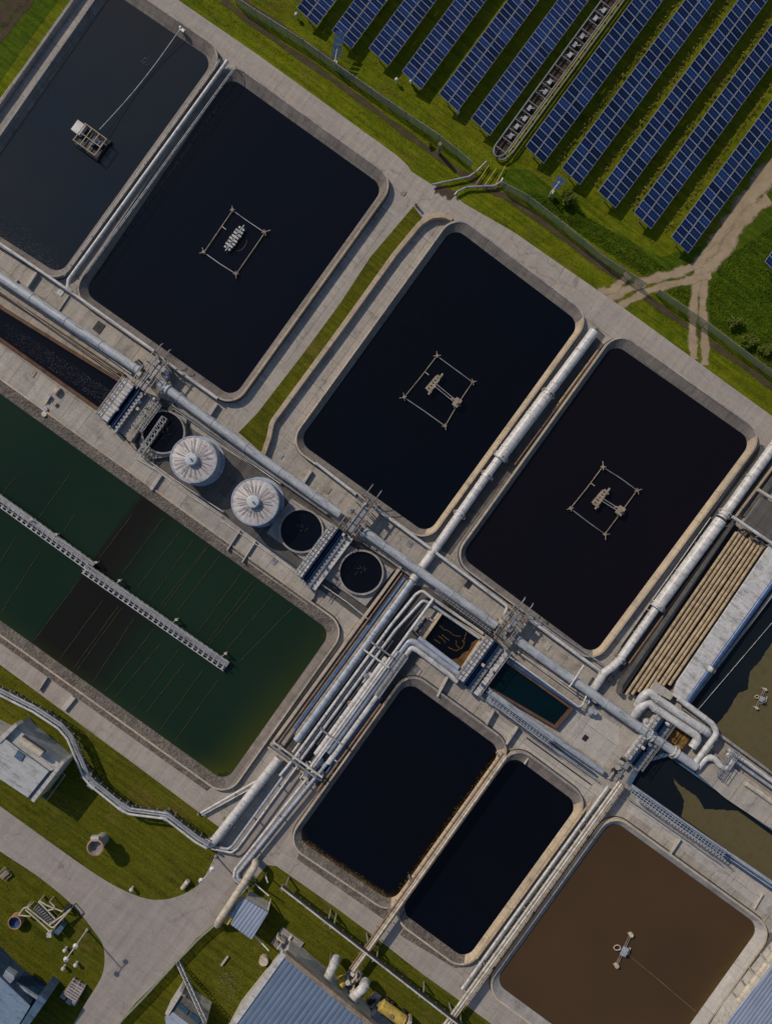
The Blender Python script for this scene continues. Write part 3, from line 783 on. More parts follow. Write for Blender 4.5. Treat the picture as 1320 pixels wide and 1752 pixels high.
pipe('cream pipe with an elbow at the bottom corner of the plum pond', [(1122, 1040, 1.3), (1060, 1128, 1.3), (1046, 1142, 1.6), (1034, 1150, 1.6), (1018, 1175, 1.2), (1005, 1190, .6)], .7, 'white', fl=[(1060, 1128, 1.3)], flr=1.2)
# white service pipes along pond edges
pipe('white pipe on the rim between the two top left ponds', [(389, 104, 1.7), (118, 478, 1.7), (116, 492, 1.7), (124, 500, 1.5)], .32, 'white', joints=12)
pipe('slim white pipe along the lower rims of the two top left ponds', [(-30, 396, 1.5), (118, 497, 1.5), (264, 601, 1.5)], .26, 'white', joints=10)
pipe('short slim white pipe from the first screen to the pond corner', [(279, 616, 1.5), (372, 682, 1.5)], .26, 'white', joints=10)
pipe('slim white pipe on the rim below the pond right of the grass', [(540, 792, 1.5), (609, 846, 1.5)], .26, 'white', joints=10)
pipe('slim white pipe from the second screen to the third along the pond rims', [(640, 868, 1.5), (735, 938, 1.5), (868, 1038, 1.5), (862, 1052, 1.5)], .26, 'white', joints=10)
pipe('slim white pipe below the plum pond ending at the cream elbow', [(897, 1054, 1.5), (1028, 1150, 1.5), (1020, 1165, 1.5)], .3, 'white', joints=10)
pipe('double rim pipe of darker steel below the plum pond', [(905, 1050, 1.4), (1035, 1140, 1.4)], .14, 'steel', joints=0)
# white pipe cluster at right
cz = 2.6
pipe('outer fat white pipe of the looping cluster by the right pool', [(1090, 1206, 1.0), (1099, 1191, cz), (1110, 1183, cz), (1121, 1194, cz), (1208, 1252, cz), (1210, 1256, .5)], .72, 'white', bend=1.6, joints=9)
pipe('inner fat white pipe of the looping cluster by the right pool', [(1084, 1226, .8), (1093, 1212, 2.2), (1107, 1200, 2.2), (1119, 1211, 2.2), (1195, 1261, 2.2), (1183, 1279, 2.2)], .72, 'white', bend=1.6, joints=9)
pipe('slimmer white pipe wrapping round the corner of the right pool', [(1160, 1195, 2.4), (1218, 1239, 2.4), (1226, 1254, 2.4), (1186, 1308, 2.2)], .5, 'white', bend=1.8, joints=9)
pipe('S-shaped white pipe hooking past the end of the header pipe', [(1192, 1314, 2.), (1206, 1297, 2.), (1220, 1296, 2.), (1233, 1312, 2.), (1245, 1313, 2.), (1253, 1300, 2.), (1244, 1289, 1.2)], .55, 'white', bend=1.5, joints=5)
pipe('thin white pipe along the scum pool wall towards the right edge', [(1246, 1283, 1.6), (1340, 1351, 1.6), (1440, 1423, 1.6)], .35, 'white', joints=9)
pipe('grey blue pipe beside the scum pool wall towards the right edge', [(1242, 1292, 1.2), (1340, 1362, 1.2), (1440, 1434, 1.2)], .3, 'lightblue', joints=9)
# pipe rack
def lat(l, a): 
    return (600 + .59 * a * 1 + .811 * l, 1130 - .811 * a + .585 * l)
def rk(l, a0, a1, z): return [lat(l, a0) + (z,), lat(l, a1) + (z,)]
GR = 'parallel pipes of the rack between the green basin and the black pond'
pipe('outermost tan rail pipe of the rack, nearest the green basin', rk(-17, 172, -190, 1.4), .16, 'rustpipe', joints=0)
pipe('deep blue run standing in for trough shade, second from the green basin in the rack', rk(-7, 168, -150, 1.0), .42, 'bluepipe', group=GR, joints=10)  # blue tube paints in the shade inside the trough
pipe('tan edged slim pipe between the blue shade run and the pale blue rack pipe', rk(-2, 168, -155, 1.7), .18, 'tanpipe', joints=12)
pipe('pale blue fat pipe of the rack reaching up to the header pipe', [lat(5, 172) + (1.6,), lat(5, -165) + (1.6,)], .6, 'lightblue', group=GR, joints=10)
pipe('slim grey rack pipe bending right under the header pipe', [(826, 1084, 1.8), (738, 1023, 1.8), (722, 1010, 1.8), (711, 1017, 1.8), lat(20, 90) + (1.8,), lat(20, -195) + (1.8,), lat(18, -230) + (1.8,)], .26, 'white', bend=1.4, joints=10)
pipe('second slim grey rack pipe bending right beside the sludge tank', [(820, 1092, 1.5), (737, 1034, 1.5), (724, 1026, 1.5), lat(31, 85) + (1.5,), lat(31, -200) + (1.5,)], .26, 'pipe_grey', bend=1.2, joints=10)
pipe('dull white rack pipe ending in a valve group', rk(46, 40, -165, 1.6), .45, 'white', group=GR, joints=8, fl=[lat(46, -60) + (1.6,)])
pipe('thin pale rack pipe rising straight to the tank corner', rk(52, 168, -190, 2.1), .26, 'white', joints=9)
pipe('white rack pipe with the upper elbow into the sludge tank wall', [(790, 1157, 1.6), (712, 1100, 1.6), (699, 1096, 1.6), lat(60, 0) + (1.6,), lat(61, -150) + (1.6,)], .55, 'lightblue', bend=1.3, joints=9)
pipe('blue pipe under the two elbow pipes of the rack', rk(64, 20, -175, .8), .3, 'bluepipe', joints=12)
pipe('white rack pipe with the lower elbow beside the sludge tank', [(782, 1166, 1.4), (772, 1157, 1.4), (715, 1113, 1.4), (703, 1107, 1.4), lat(72, -10) + (1.4,), lat(72, -165) + (1.4,)], .5, 'white', bend=1.3, joints=9)
pipe('slim blue pipe of the rack nearest the black pond', rk(79, -20, -180, 1.2), .2, 'bluepipe', joints=12)
pipe('rusty slim pipe along the black pond wall', rk(85, -30, -215, 1.0), .22, 'rustpipe', joints=12)
wallrun('channel_wall', 'beige wall framing the left side of the pipe rack', 'wall', [lat(-25, 180), lat(-25, -198)], .5, 1.0, 'rim')
wallrun('channel_wall', 'pale wall framing the bottom end of the pipe rack', 'wall', [lat(-27, -203), lat(60, -203)], .4, 1.0, 'rim')
wallrun('channel_wall', 'brown wall between the rack and the black pond', 'wall', [lat(93, -5), lat(93, -230)], .4, 1.0, 'rust_wall')
def portal(l0, l1, a, z, label, mat='steel'):
    mb = MB(); p, q = P(*lat(l0, a), z), P(*lat(l1, a), z); mb.beam(p, q, .28, .3)
    for k in (0, .5, 1):
        r_ = p.lerp(q, k); mb.beam((r_.x, r_.y, 0), (r_.x, r_.y, z), .22)
        mb.box((r_.x, r_.y, .2), (.6, .6, .4), (UU.x, UU.y, 0))
    tag(mb.build('rack_frame', mat), label, 'frame', 'cross frames over the pipe rack')
for i, (l0, l1, a, z, lb) in enumerate([(10, 56, 46, 2.6, 'topmost thin cross frame over the pipe rack'), (8, 60, 28, 2.6, 'white cross frame over the pipe rack above the valve group'), (28, 75, -125, 2.7, 'cross frame over the rack just above its bottom machinery'),
                           (-24, 78, -190, 2.5, 'long cross frame closing the bottom end of the rack'), (-20, 70, -197, 3.0, 'raised cross frame at the very bottom of the rack')]):
    portal(l0, l1, a, z, lb, 'white' if i % 2 else 'steel')
def clutter(name, label, cat, c, size, n, mats, zmax=2., seed=1, root_ang=None):
    """compact machinery skid: base plate, motor housings, valve wheels, pipe stubs, each a part"""
    rnd = random.Random(seed); o = P(c[0], c[1], 0); t = thing(name, label, cat, (o.x, o.y, 0))
    u = Vector((UU.x, UU.y, 0)); v = Vector((VV.x, VV.y, 0))
    mb = MB(); mb.box(o + Vector((0, 0, .18)), (size[0], size[1], .36), u); mb.build('base', 'wall', t)
    for i in range(n):
        x = rnd.uniform(-.42, .42) * size[0]; y = rnd.uniform(-.42, .42) * size[1]; p = o + u * x + v * y; mb = MB(); k = rnd.random(); h = rnd.uniform(.5, zmax)
        if k < .35:
            mb.tube([p + Vector((0, 0, .35)), p + Vector((0, 0, h))], rnd.uniform(.18, .38), 10); mb.tube([p + Vector((0, 0, h)), p + Vector((0, 0, h + .1))], .45, 12); nm = 'motor'
        elif k < .7:
            d = u if rnd.random() < .6 else v; L = rnd.uniform(.25, .5) * (size[0] if d == u else size[1])
            q = p + d * L * .5; e = p - d * L * .5; q.z = e.z = h; mb.tube(fillet([Vector((q.x, q.y, .3)), q, e, Vector((e.x, e.y, .3))], .35), rnd.uniform(.12, .24), 8); nm = 'pipe_loop'
        else:
            mb.box(p + Vector((0, 0, .36 + h * .3)), (rnd.uniform(.5, 1.1), rnd.uniform(.4, .9), h * .6), u); nm = 'housing'
        mb.build(nm, mats[i % len(mats)], t)
    return t
clutter('valve_group', 'cluster of pale valves and small pipes at the bottom end of the rack', 'valves', lat(60, -180), (5.5, 3.2), 14, ['white', 'lightblue', 'steel', 'cream', 'blue'], 2.4, 4)
clutter('valve_group', 'brown valve group in the middle of the pipe rack', 'valves', lat(42, -8), (5, 2.2), 10, ['steel', 'brownsteel', 'white', 'cream'], 2.0, 5)
clutter('valve_group', 'white valve block against the black pond wall at the rack bottom', 'valves', lat(78, -165), (4.5, 1.6), 7, ['white', 'steel', 'cream'], 2.0, 6)
# lower group going to driveway
pipe('fat white pipe leaving the rack down to the driveway', [(478, 1297, 1.6), (372, 1432, 1.6), (362, 1443, 1.6), (350, 1442, 1.6)], .78, 'white', joints=9, fl=[(392, 1407, 1.6)], flr=1.1)
pipe('slim blue grey pipe beside the fat white pipe above the driveway', [(505, 1300, 1.2), (398, 1447, 1.2), (390, 1453, 1.2), (362, 1448, 1.2)], .24, 'lightblue', bend=.8)
pipe('second slim pipe turning the corner above the driveway', [(512, 1306, 1.6), (406, 1452, 1.6), (396, 1459, 1.6), (360, 1452, 1.6)], .16, 'white', bend=.8)
pipe('pale blue pipe with a hairpin end beside the shed', [(560, 1305, 1.5), (407, 1494, 1.5), (407, 1504, 1.5), (414, 1508, 1.5)], .3, 'lightblue', bend=.6)
pipe('white pipe paired with the hairpin pipe beside the shed', [(552, 1298, 1.2), (402, 1488, 1.2), (400, 1503, 1.2), (409, 1511, 1.2)], .26, 'white', bend=.8)
pipe('thin white pipe sloping across the concrete towards the fat pipe', [(446, 1332, .9), (344, 1391, .9)], .2, 'white')
pipe('grey companion of the thin sloping pipe on the concrete', [(450, 1338, .7), (346, 1395, .7)], .16, 'steel', joints=0)
# long conduit across the lawn
cond = [(356, 1447), (338, 1437), (285, 1396), (222, 1388), (205, 1378), (158, 1340), (148, 1328), (120, 1262), (104, 1243), (60, 1214), (0, 1184), (-40, 1164)]
def conduit():
    z = 3.0; w = [P(x, y, z) for x, y in cond]; t = thing('pipe_bridge', 'long crooked white pipe bridge winding over the left lawn', 'pipe bridge', (w[0].x, w[0].y, 0))
    path = fillet(w, 1.2)
    def off(d, dz=0):
        out = []
        for i, p in enumerate(path):
            tt = (path[min(i + 1, len(path) - 1)] - path[max(0, i - 1)]).normalized(); out.append(p + Vector((-tt.y, tt.x, 0)) * d + Vector((0, 0, dz)))
        return out
    for d, r, m_, dz in ((.5, .2, 'white', .0), (.0, .17, 'lightblue', -.15), (-.42, .24, 'steel', -.05), (-.8, .1, 'dark', -.4)):
        mb = MB(); mb.tube(off(d, dz), r, 8); smooth_angle(mb.build('pipe_run', m_, t), 50)
    L = 0; nx = .5
    for a, b in zip(path, path[1:]):
        d = (b - a).length
        while L + d > nx:
            p = a.lerp(b, (nx - L) / d); dr = (b - a).normalized(); s_ = Vector((-dr.y, dr.x, 0)); mb = MB(); mb.beam(p - s_ * .95 - Vector((0, 0, .3)), p + s_ * .75 - Vector((0, 0, .3)), .12); 
            if int(nx) % 7 < 2: mb.beam(p - s_ * .1 - Vector((0, 0, .3)), Vector((p.x, p.y, 0)) - s_ * .1, .2)
            mb.build('cross_bracket', 'steel', t); nx += 1.4
        L += d
    for x, y in ((148, 1328), (210, 1382), (282, 1396), (158, 1342)):
        p = P(x, y, z); mb = MB(); mb.box(p + Vector((0, 0, -.2)), (1.5, 1.3, .35), (UU.x, UU.y, 0)); mb.beam((p.x, p.y, 0), (p.x, p.y, z - .3), .4); mb.build('junction_box', 'steel', t)
conduit()
# pipes on and beside channels
pipe('light blue fat pipe along the lower wall of the teal channel', [(834, 1181, 1.4), (930, 1250, 1.4), (1030, 1321, 1.2)], .5, 'lightblue', joints=12)
pipe('dark blue slim pipe below the light blue pipe of the teal channel', [(826, 1184, .7), (925, 1258, .7), (1018, 1326, .7)], .2, 'bluepipe', joints=12)
pipe('royal blue pipe on the upper wall of the teal channel', [(868, 1130, 1.4), (992, 1213, 1.4)], .3, 'bluepipe', joints=12)
pipe('slim white U pipe above the teal channel', [(872, 1124, 1.7), (990, 1210, 1.7), (996, 1206, 1.7), (1003, 1190, 1.7)], .16, 'white', bend=.4, joints=0)
pipe('beige slim pipe between header pipe and teal channel', [(885, 1115, 1.0), (1000, 1192, 1.0)], .2, 'cream', joints=12)
pipe('white branch pipe crossing over the header pipe', [(973, 1176, 3.2), (980, 1166, 3.2), (998, 1138, 3.2)], .16, 'white', joints=0)
pipe('fat pale pipe hugging the sludge tank wall', [(716, 1091, 1.9), (784, 1143, 1.9)], .42, 'tankwall', joints=0)
pipe('blue pipe along the white roof strip by the right pool', [(1350, 955, 1.8), (1172, 1203, 1.8)], .5, 'bluepipe', joints=10, fl=[(1213, 1144, 1.8)], flr=1.1)
pipe('light blue lip pipe along the lower wall of the wedge channel', [(1080, 1345, 1.4), (1193, 1424, 1.4), (1340, 1524, 1.4), (1420, 1580, 1.4)], .32, 'lightblue', joints=12)
pipe('thin navy pipe below the wedge channel lip', [(1078, 1352, .9), (1190, 1432, .9), (1420, 1592, .9)], .2, 'bluepipe', joints=12)
# long rusty pipe bridges towards the buildings
def bridge(label, a, b, z, offs, sup):
    w0, w1 = P(*a, z), P(*b, z); d = (w1 - w0).normalized(); s_ = Vector((-d.y, d.x, 0)); t = thing('pipe_bridge', label, 'pipe bridge', (w0.x, w0.y, 0))
    for o_, r, m_ in offs:
        mb = MB(); mb.tube([w0 + s_ * o_, w1 + s_ * o_], r, 8); smooth_angle(mb.build('pipe_run', m_, t), 50)
    L = (w1 - w0).length; k = 0.
    while k < L:
        p = w0 + d * k; mb = MB(); e = max(abs(o[0]) for o in offs) + .25; mb.beam(p - s_ * e - Vector((0, 0, .25)), p + s_ * e - Vector((0, 0, .25)), .12)
        mb.build('cross_bracket', 'brownsteel', t); k += 1.8
    for k in sup:
        p = w0 + d * L * k; mb = MB()
        for q in (-1, 1): mb.beam(p + s_ * .6 * q - Vector((0, 0, .3)), Vector((p.x, p.y, 0)) + s_ * .9 * q, .22)
        mb.build('trestle', 'steel', t)
bridge('rusty twin pipe bridge between the two lower black ponds', (864, 1292), (602, 1660), 2.6, [(-.45, .18, 'rustpipe'), (-.1, .14, 'cream'), (.3, .24, 'cream'), (.6, .1, 'rustpipe')], [.02, .6, .74, .88])
bridge('pale twin pipe bridge left of the brown pond', (1062, 1340), (745, 1780), 2.4, [(-.4, .24, 'cream'), (.1, .2, 'white'), (.5, .14, 'tanpipe')], [.2, .5, .72, .9])
pipe('cream pipe running beside the bridge down the left of the brown pond', [(1040, 1345, 1.2), (880, 1566, 1.2), (790, 1692, 1.2)], .26, 'white', joints=10)
pipe('tan pipe on the rim right of the small black pond', [(1010, 1372, 1.3), (870, 1565, 1.3), (815, 1640, 1.3)], .2, 'tanpipe', joints=0)
bridge('slim black and white pipe bridge crossing the lower lawn diagonally', (482, 1518), (800, 1765), 2.8, [(-.12, .16, 'white'), (.28, .2, 'dark')], [.01, .24, .27, .5, .75, .95])

# tan pipe bundle in its black trench
mb = MB(); mb.prism([P(x, y, .116) for x, y in [(1255, 898), (1312, 930), (1158, 1185), (1140, 1200), (1064, 1186)]], .05, .116); struct(mb.build('trench_floor', 'dark'))
wallrun('channel_wall', 'dark wall left of the tan pipe bundle', 'wall', [(1256, 890), (1062, 1172), (1060, 1188)], .6, 1.6, 'yard')
for i in range(8):
    f = i / 7; a = (1259 + 44 * f, 911 + 26 * f); b = (1070 + 74 * f, 1190 - 19 * f + (1 if i % 2 else -1))
    zc = 1.3 - .0 * i
    mid = ((a[0] + b[0]) / 2 + random.uniform(-1.5, 1.5), (a[1] + b[1]) / 2)
    names = ['first', 'second', 'third', 'fourth', 'fifth', 'sixth', 'seventh', 'eighth']
    pipe('%s tan pipe of the trench bundle counted from the plum pond' % names[i], [a + (zc,), mid + (zc,), b + (zc,)], .27, 'tanpipe', joints=5.5, group='tan pipes bundled in the trench', supports=False)
clutter('pipe_manifold', 'rusty manifold at the top ends of the tan pipe bundle', 'manifold', (1284, 922), (1.3, 5.6), 10, ['rustpipe', 'brownsteel', 'cream'], 1.7, 9)
mb = MB(); mb.prism([P(x, y, 1.6) for x, y in [(1120, 1164), (1153, 1188), (1146, 1198), (1112, 1180)]], 0, 1.6); tag(mb.build('concrete_cover', 'pale'), 'small grey concrete cover between tan bundle and white pipe cluster', 'cover')
def building(name, label, poly, h, wallm, roofm, cat='building', over=.25, slab=.25):
    w = [P(x, y, h).to_2d() for x, y in poly]; n = len(w)
    t = thing(name, label, cat, (w[0].x, w[0].y, 0))
    mb = MB(); mb.prism([p for p in offpoly(w, [-over] * n)], 0, h - slab); mb.build('wall', wallm, t)
    mb = MB(); mb.prism(w, h - slab, h, True); o = mb.build('roof', roofm, t)
    bv = o.modifiers.new('bevel', 'BEVEL'); bv.width = .05; bv.segments = 1
    return t
t = building('covered_channel', 'long white flat cover beside the blue pipe and right pool', [(1350, 885), (1308, 943), (1157, 1167), (1150, 1190), (1170, 1203), (1350, 950)], 2.0, 'wall', 'white', 'cover')
t = building('equipment_hall', 'slate grey flat roof above the tan pipe bundle at the right edge', [(1303, 849), (1271, 894), (1420, 992), (1420, 925)], 2.2, 'wall', 'yard', 'roof')
pipe('pale pipe across the top of the slate roof at the right edge', [(1252, 884, 2.8), (1320, 930, 2.8), (1400, 985, 2.8)], .28, 'white', joints=8)
pipe('white pipe crossing over the dark hall roof upper side', [(1296, 838, 2.8), (1340, 866, 2.8), (1400, 905, 2.8)], .3, 'cream', joints=8)
wallrun('channel_wall', 'cream wall beside the cream pipe near the slate roof', 'wall', [(1340, 775), (1258, 884)], .35, 1.4, 'tan')
wallrun('channel_wall', 'dark blue grey wall beside the slate roof hall', 'wall', [(1340, 795), (1275, 886)], 1.0, 1.0, 'yard')
# deck right of the S pipe
mb = MB(); mb.prism([P(x, y, 1.5) for x, y in [(1190, 1322), (1200, 1306), (1240, 1304), (1450, 1455), (1450, 1505), (1240, 1366)]], 0, 1.5); tag(mb.build('deck', 'pave'), 'raised beige deck between scum pool and wedge channel', 'deck')
pipe('cream half round pipe lying on the raised deck at the right', [(1275, 1340, 1.9), (1350, 1392, 1.9), (1440, 1455, 1.9)], .5, 'cream', joints=0, supports=False)

# ------------------------------------------------------------------ screens (blue machines)
def local(o, u, v, x, y, z): return Vector((o.x + u.x * x + v.x * y, o.y + u.y * x + v.y * y, z))
def screen(label, top, L, W, seed, variant=0):
    """top: px of the upper left corner; L along down-left, W across to the right"""
    rnd = random.Random(seed); z = 3.0; o = P(top[0], top[1], z); u = -UU; v = VV
    t = thing('screen_unit', label, 'machine', (o.x, o.y, 0), 'blue screen units straddling the channels')
    q = lambda x, y, zz: local(o, u, v, x, y, zz)
    U3, V3 = Vector((u.x, u.y, 0)), Vector((v.x, v.y, 0))
    def bx(mb, x0, x1, y0, y1, z0, z1): mb.box(q((x0 + x1) / 2, (y0 + y1) / 2, (z0 + z1) / 2), (x1 - x0, y1 - y0, z1 - z0), U3, V3, (0, 0, 1))
    mb = MB(); bx(mb, 0, L, 0, W, 0, 1.2); mb.build('foundation', 'wall', t)
    w1 = W * .30
    mb = MB(); bx(mb, .1, L - .3, 0, w1, 1.2, 2.3)
    mb.build('louvre_housing', 'white', t)
    n = int(L / .8)
    for i in range(n):
        mb = MB(); x = .3 + (L - .9) * i / n; bx(mb, x, x + .14, .05, w1 - .05, 2.3, 2.3 + .22); 
        mb.build('cover_rib', 'steel' if i % 3 else 'brownsteel', t)
    mb = MB(); bx(mb, -.1, L + .1, w1 + .12, w1 + .30, 1.2, 2.6); bx(mb, -.1, L + .1, w1 + 1.2, w1 + 1.38, 1.2, 2.6); bx(mb, 0, L, w1 + .3, w1 + 1.2, 1.2, 1.35); tr = mb.build('trough', 'blue', t)
    mb = MB(); mb.tube([q(.3, w1 + .75, 1.75), q(L - .3, w1 + .75, 1.75)], .26, 10)
    for i in range(int(L / .5)): mb.tube([q(.4 + i * .5, w1 + .75, 1.75), q(.5 + i * .5, w1 + .75, 1.75)], .34, 10)
    child_build(mb, 'screw', 'blue', tr)
    mb = MB(); bx(mb, .4, L + .5, w1 + 1.5, w1 + 2.2, 1.2, 2.2)
    for i in range(int(L / .7)): bx(mb, .5 + i * .7, .8 + i * .7, w1 + 1.55, w1 + 2.15, 2.2, 2.4)
    mb.build('drive_housing', 'steel', t)
    mb = MB(); bx(mb, 0, L + .2, W - .9, W, 1.2, 1.9)
    for i in range(int(L / .75)): bx(mb, .2 + i * .75, .35 + i * .75, W - .95, W + .05, 1.9, 2.05)
    mb.build('side_deck', 'white' if variant else 'brownsteel', t)
    for yy in (-.05, W + .05):
        mb = MB(); mb.beam(q(0, yy, 3.1), q(L, yy, 3.1), .09); mb.beam(q(0, yy, 2.6), q(L, yy, 2.6), .07)
        k = 0
        while k <= L: mb.beam(q(k, yy, 1.8), q(k, yy, 3.1), .09); k += 1.1
        mb.build('railing', 'steel', t)
    for i in range(4):
        mb = MB(); x, y = rnd.uniform(0, L), rnd.uniform(w1, W); mb.tube([q(x, y, 2.2), q(x, y, 3.)], .25, 10); mb.box(q(x, y, 3.), (.5, .4, .3), U3); mb.build('motor', ['bluepipe', 'cream', 'steel', 'white'][i], t)
    return t
def gantry(label, top, L, W, seed):
    rnd = random.Random(seed); z = 3.4; o = P(top[0], top[1], z); u = -UU; v = VV
    t = thing('gantry', label, 'gantry', (o.x, o.y, 0), 'steel gantries crossing the header pipe'); q = lambda x, y, zz: local(o, u, v, x, y, zz)
    U3, V3 = Vector((u.x, u.y, 0)), Vector((v.x, v.y, 0))
    mb = MB(); mb.box(q(L / 2, W * .62, z - .1), (L, W * .38, .12), U3, V3, (0, 0, 1)); mb.build('deck', 'steel', t)
    for i in range(7):
        y = W * [0, .1, .22, .32, .45, .84, 1.][i]; zz = z + [.9, .3, .1, .5, .9, .9, .6][i]; x0 = rnd.uniform(-1., .3); x1 = L + rnd.uniform(-.4, .6)
        mb = MB(); mb.beam(q(x0, y, zz), q(x1, y, zz), .13); mb.build('rail', 'brownsteel' if i % 2 else 'steel', t)
    k = 0.
    while k <= L + .01:
        mb = MB(); mb.beam(q(k, 0, z), q(k, W, z), .12)
        for y in (0, W * .45, W): mb.beam(q(k, y, 0), q(k, y, z + .9), .13)
        mb.build('frame', 'brownsteel', t); k += L / 4
    for i in range(5):
        mb = MB(); x, y = rnd.uniform(.2, L - .2), rnd.uniform(0, W); mb.box(q(x, y, z + .2), (rnd.uniform(.4, .9), rnd.uniform(.3, .8), .5), U3); mb.build('control_box', ['cream', 'rustpipe', 'dark', 'steel', 'white'][i], t)
    for y in (W * .2, W * .75):      # bent davit arms reaching over the pond
        mb = MB(); mb.tube(fillet([q(-.2, y, .5), q(-.6, y, z + 1.3), q(-2.2, y, z + 1.5), q(-2.5, y, z + 1.)], .4), .1, 6); mb.build('davit', 'steel', t)
screen('widest blue screen unit, over the end of the bubbling channel', (211, 643), 8.2, 7.2, 3)
gantry('brown steel gantry over the header pipe above the first screen', (262, 607), 5.8, 3.0, 11)
def lattice(label, c, L, W, z, name='grating_deck'):
    o = P(c[0], c[1], z); u = -UU; v = VV; q = lambda x, y, zz: local(o, u, v, x, y, zz); t = thing(name, label, 'deck', (o.x, o.y, 0))
    mb = MB(); k = 0.
    while k <= L: mb.beam(q(k, 0, z), q(k, W, z), .08); k += .55
    k = 0.
    while k <= W + .01: mb.beam(q(0, k, z + .03), q(L, k, z + .03), .1); k += W / 4
    mb.build('grating', 'steel', t)
    for x in (0, L):
        for y in (0, W): mb = MB(); mb.beam(q(x, y, 0), q(x, y, z + 1.), .14); mb.build('post', 'steel', t)
    mb = MB(); mb.beam(q(0, W, z + 1), q(L, W, z + 1), .09); mb.beam(q(0, 0, z + 1), q(L, 0, z + 1), .09); mb.build('railing', 'steel', t)
lattice('grating deck between the widest screen and the truss arm tank', (262, 683), 5.6, 1.8, 2.2)
screen('blue and white screen unit between the two right open round tanks', (566, 895), 10.6, 4.5, 5, 1)
gantry('steel gantry over the header pipe above the second screen', (618, 846), 6.2, 3.2, 12)
screen('blue screen unit between the square sludge tank and teal channel', (833, 1088), 9.0, 4.9, 6, 1)
gantry('steel gantry over the header pipe above the third screen', (876, 1038), 5.2, 3.0, 13)
screen('small blue screen unit beside the orange pit and wedge channel', (1128, 1222), 9.5, 3.2, 7, 0)
clutter('aerator_block', 'dark pump block over the header pipe end near the plum pond corner', 'pump', (1042, 1148), (3, 2.2), 6, ['brownsteel', 'steel', 'dark'], 1.6, 21)
clutter('pump_skid', 'pump skid with small blue motor at the end of the teal channel', 'pump', (1008, 1205), (2.4, 2.6), 7, ['blue', 'lightblue', 'white', 'steel'], 1.8, 22)
clutter('pump_skid', 'cream pump skid standing between white loop pipes and header', 'pump', (1108, 1235), (3.5, 2.6), 8, ['cream', 'steel', 'white', 'brownsteel'], 1.8, 23)
clutter('valve_group', 'white valves beside the first gantry', 'valves', (284, 642), (2.2, 2.0), 6, ['white', 'steel', 'white'], 2.2, 24)
clutter('valve_group', 'pipe fittings at the header pipe end by the first gantry', 'valves', (238, 632), (2.4, 2.6), 6, ['brownsteel', 'steel', 'white'], 2.2, 25)
clutter('valve_group', 'pipe fittings at the third gantry beside the header pipe', 'valves', (858, 1070), (2.2, 3.2), 7, ['cream', 'steel', 'brownsteel'], 2.2, 26)
clutter('valve_group', 'pipe fittings at the second gantry beside the header pipe', 'valves', (600, 892), (2.6, 2.6), 7, ['cream', 'steel', 'brownsteel'], 2.2, 27)
clutter('sludge_pump', 'cream trailer pump parked on the walkway above the green basin', 'pump', (97, 682), (3.6, 2.0), 8, ['cream', 'cream', 'steel', 'tanpipe'], 1.9, 28)
clutter('sludge_pump', 'small dark pump next to the cream trailer pump', 'pump', (78, 705), (2.2, 1.0), 5, ['dark', 'steel', 'cream'], 1.2, 29)
clutter('hatch_block', 'slatted hatches left of the square sludge tank', 'hatch', (728, 1062), (5.0, 2.4), 8, ['pale', 'dark', 'lightblue', 'cream'], 1.2, 30)
clutter('hatch_block', 'louvred grate at the bottom of the pale plaza', 'hatch', (1060, 1310), (5.2, 1.8), 9, ['pale', 'dark', 'steel'], 1.1, 31)
# orange pit
chan('small orange foaming pit beside the white pipe cluster', [(1152, 1240), (1184, 1262), (1168, 1284), (1140, 1264)], 'foampit', 'dark', .3, 1.1, .4, 'pit') if 'foampit' in M else None

# ------------------------------------------------------------------ railings
def rail(label, pts, z0=.1, mat='white', h=1.1, group='guard rails along the walkways', step=2.0):
    w = [P(x, y, z0) for x, y in pts]; t = thing('guard_rail', label, 'railing', (w[0].x, w[0].y, z0), group); t['_o'] = (w[0].x, w[0].y, z0)
    for zz, r in ((h, .075), (h * .55, .05)):
        mb = MB(); mb.tube([p + Vector((0, 0, zz)) for p in w], r, 6); mb.build('rail', mat, t)
    first = None
    for a, b in zip(w, w[1:]):
        L = (b - a).length; k = 0.
        while k < L:
            p = a.lerp(b, k / L)
            if first is None:
                mb = MB(); mb.box(p + Vector((0, 0, h / 2)), (.1, .1, h)); first = mb.build('post', mat, t); base = p
            else: share(first, p - base, t)
            k += step
    return t
rail('railing pair rounding the yard corner below the truss arm tank', [(234, 784), (272, 806), (330, 850), (382, 884)], .12)
rail('inner railing beside the domed tanks on the walkway edge', [(240, 776), (300, 820), (384, 876)], .12)
rail('railing along the walkway edge left of the second screen', [(380, 890), (450, 938), (514, 984)], .12)
rail('railing from the second screen down to the pipe rack', [(552, 1000), (595, 1030), (632, 1060)], .12)
rail('railing beside the leftmost stretch of the header pipe', [(-20, 482), (60, 540), (205, 640)], .12, 'steel')
rail('railing under the header pipe beside the domed tanks', [(300, 700), (360, 742), (455, 806), (560, 880)], .12, 'steel')
rail('railing above the round tank on the square plinth', [(612, 922), (660, 955), (700, 984)], .12, 'steel')
rail('railing above the square sludge tank', [(745, 1012), (800, 1048), (838, 1076)], .12, 'steel')
rail('railing between the header pipe and the teal channel', [(880, 1105), (940, 1148), (1005, 1195)], .12, 'steel')
rail('railing on the walkway below the teal channel pipe', [(820, 1190), (880, 1232), (945, 1280), (1020, 1333)], .12, 'lightblue')
rail('railing along the top of the small black pond', [(870, 1225), (930, 1268), (985, 1305)], .12, 'lightblue')
rail('railing along the terrace above the brown pond', [(1070, 1362), (1150, 1418), (1230, 1475)], .12, 'lightblue')
rail('second railing of the terrace above the brown pond', [(1085, 1355), (1190, 1428), (1320, 1518)], .12, 'white')
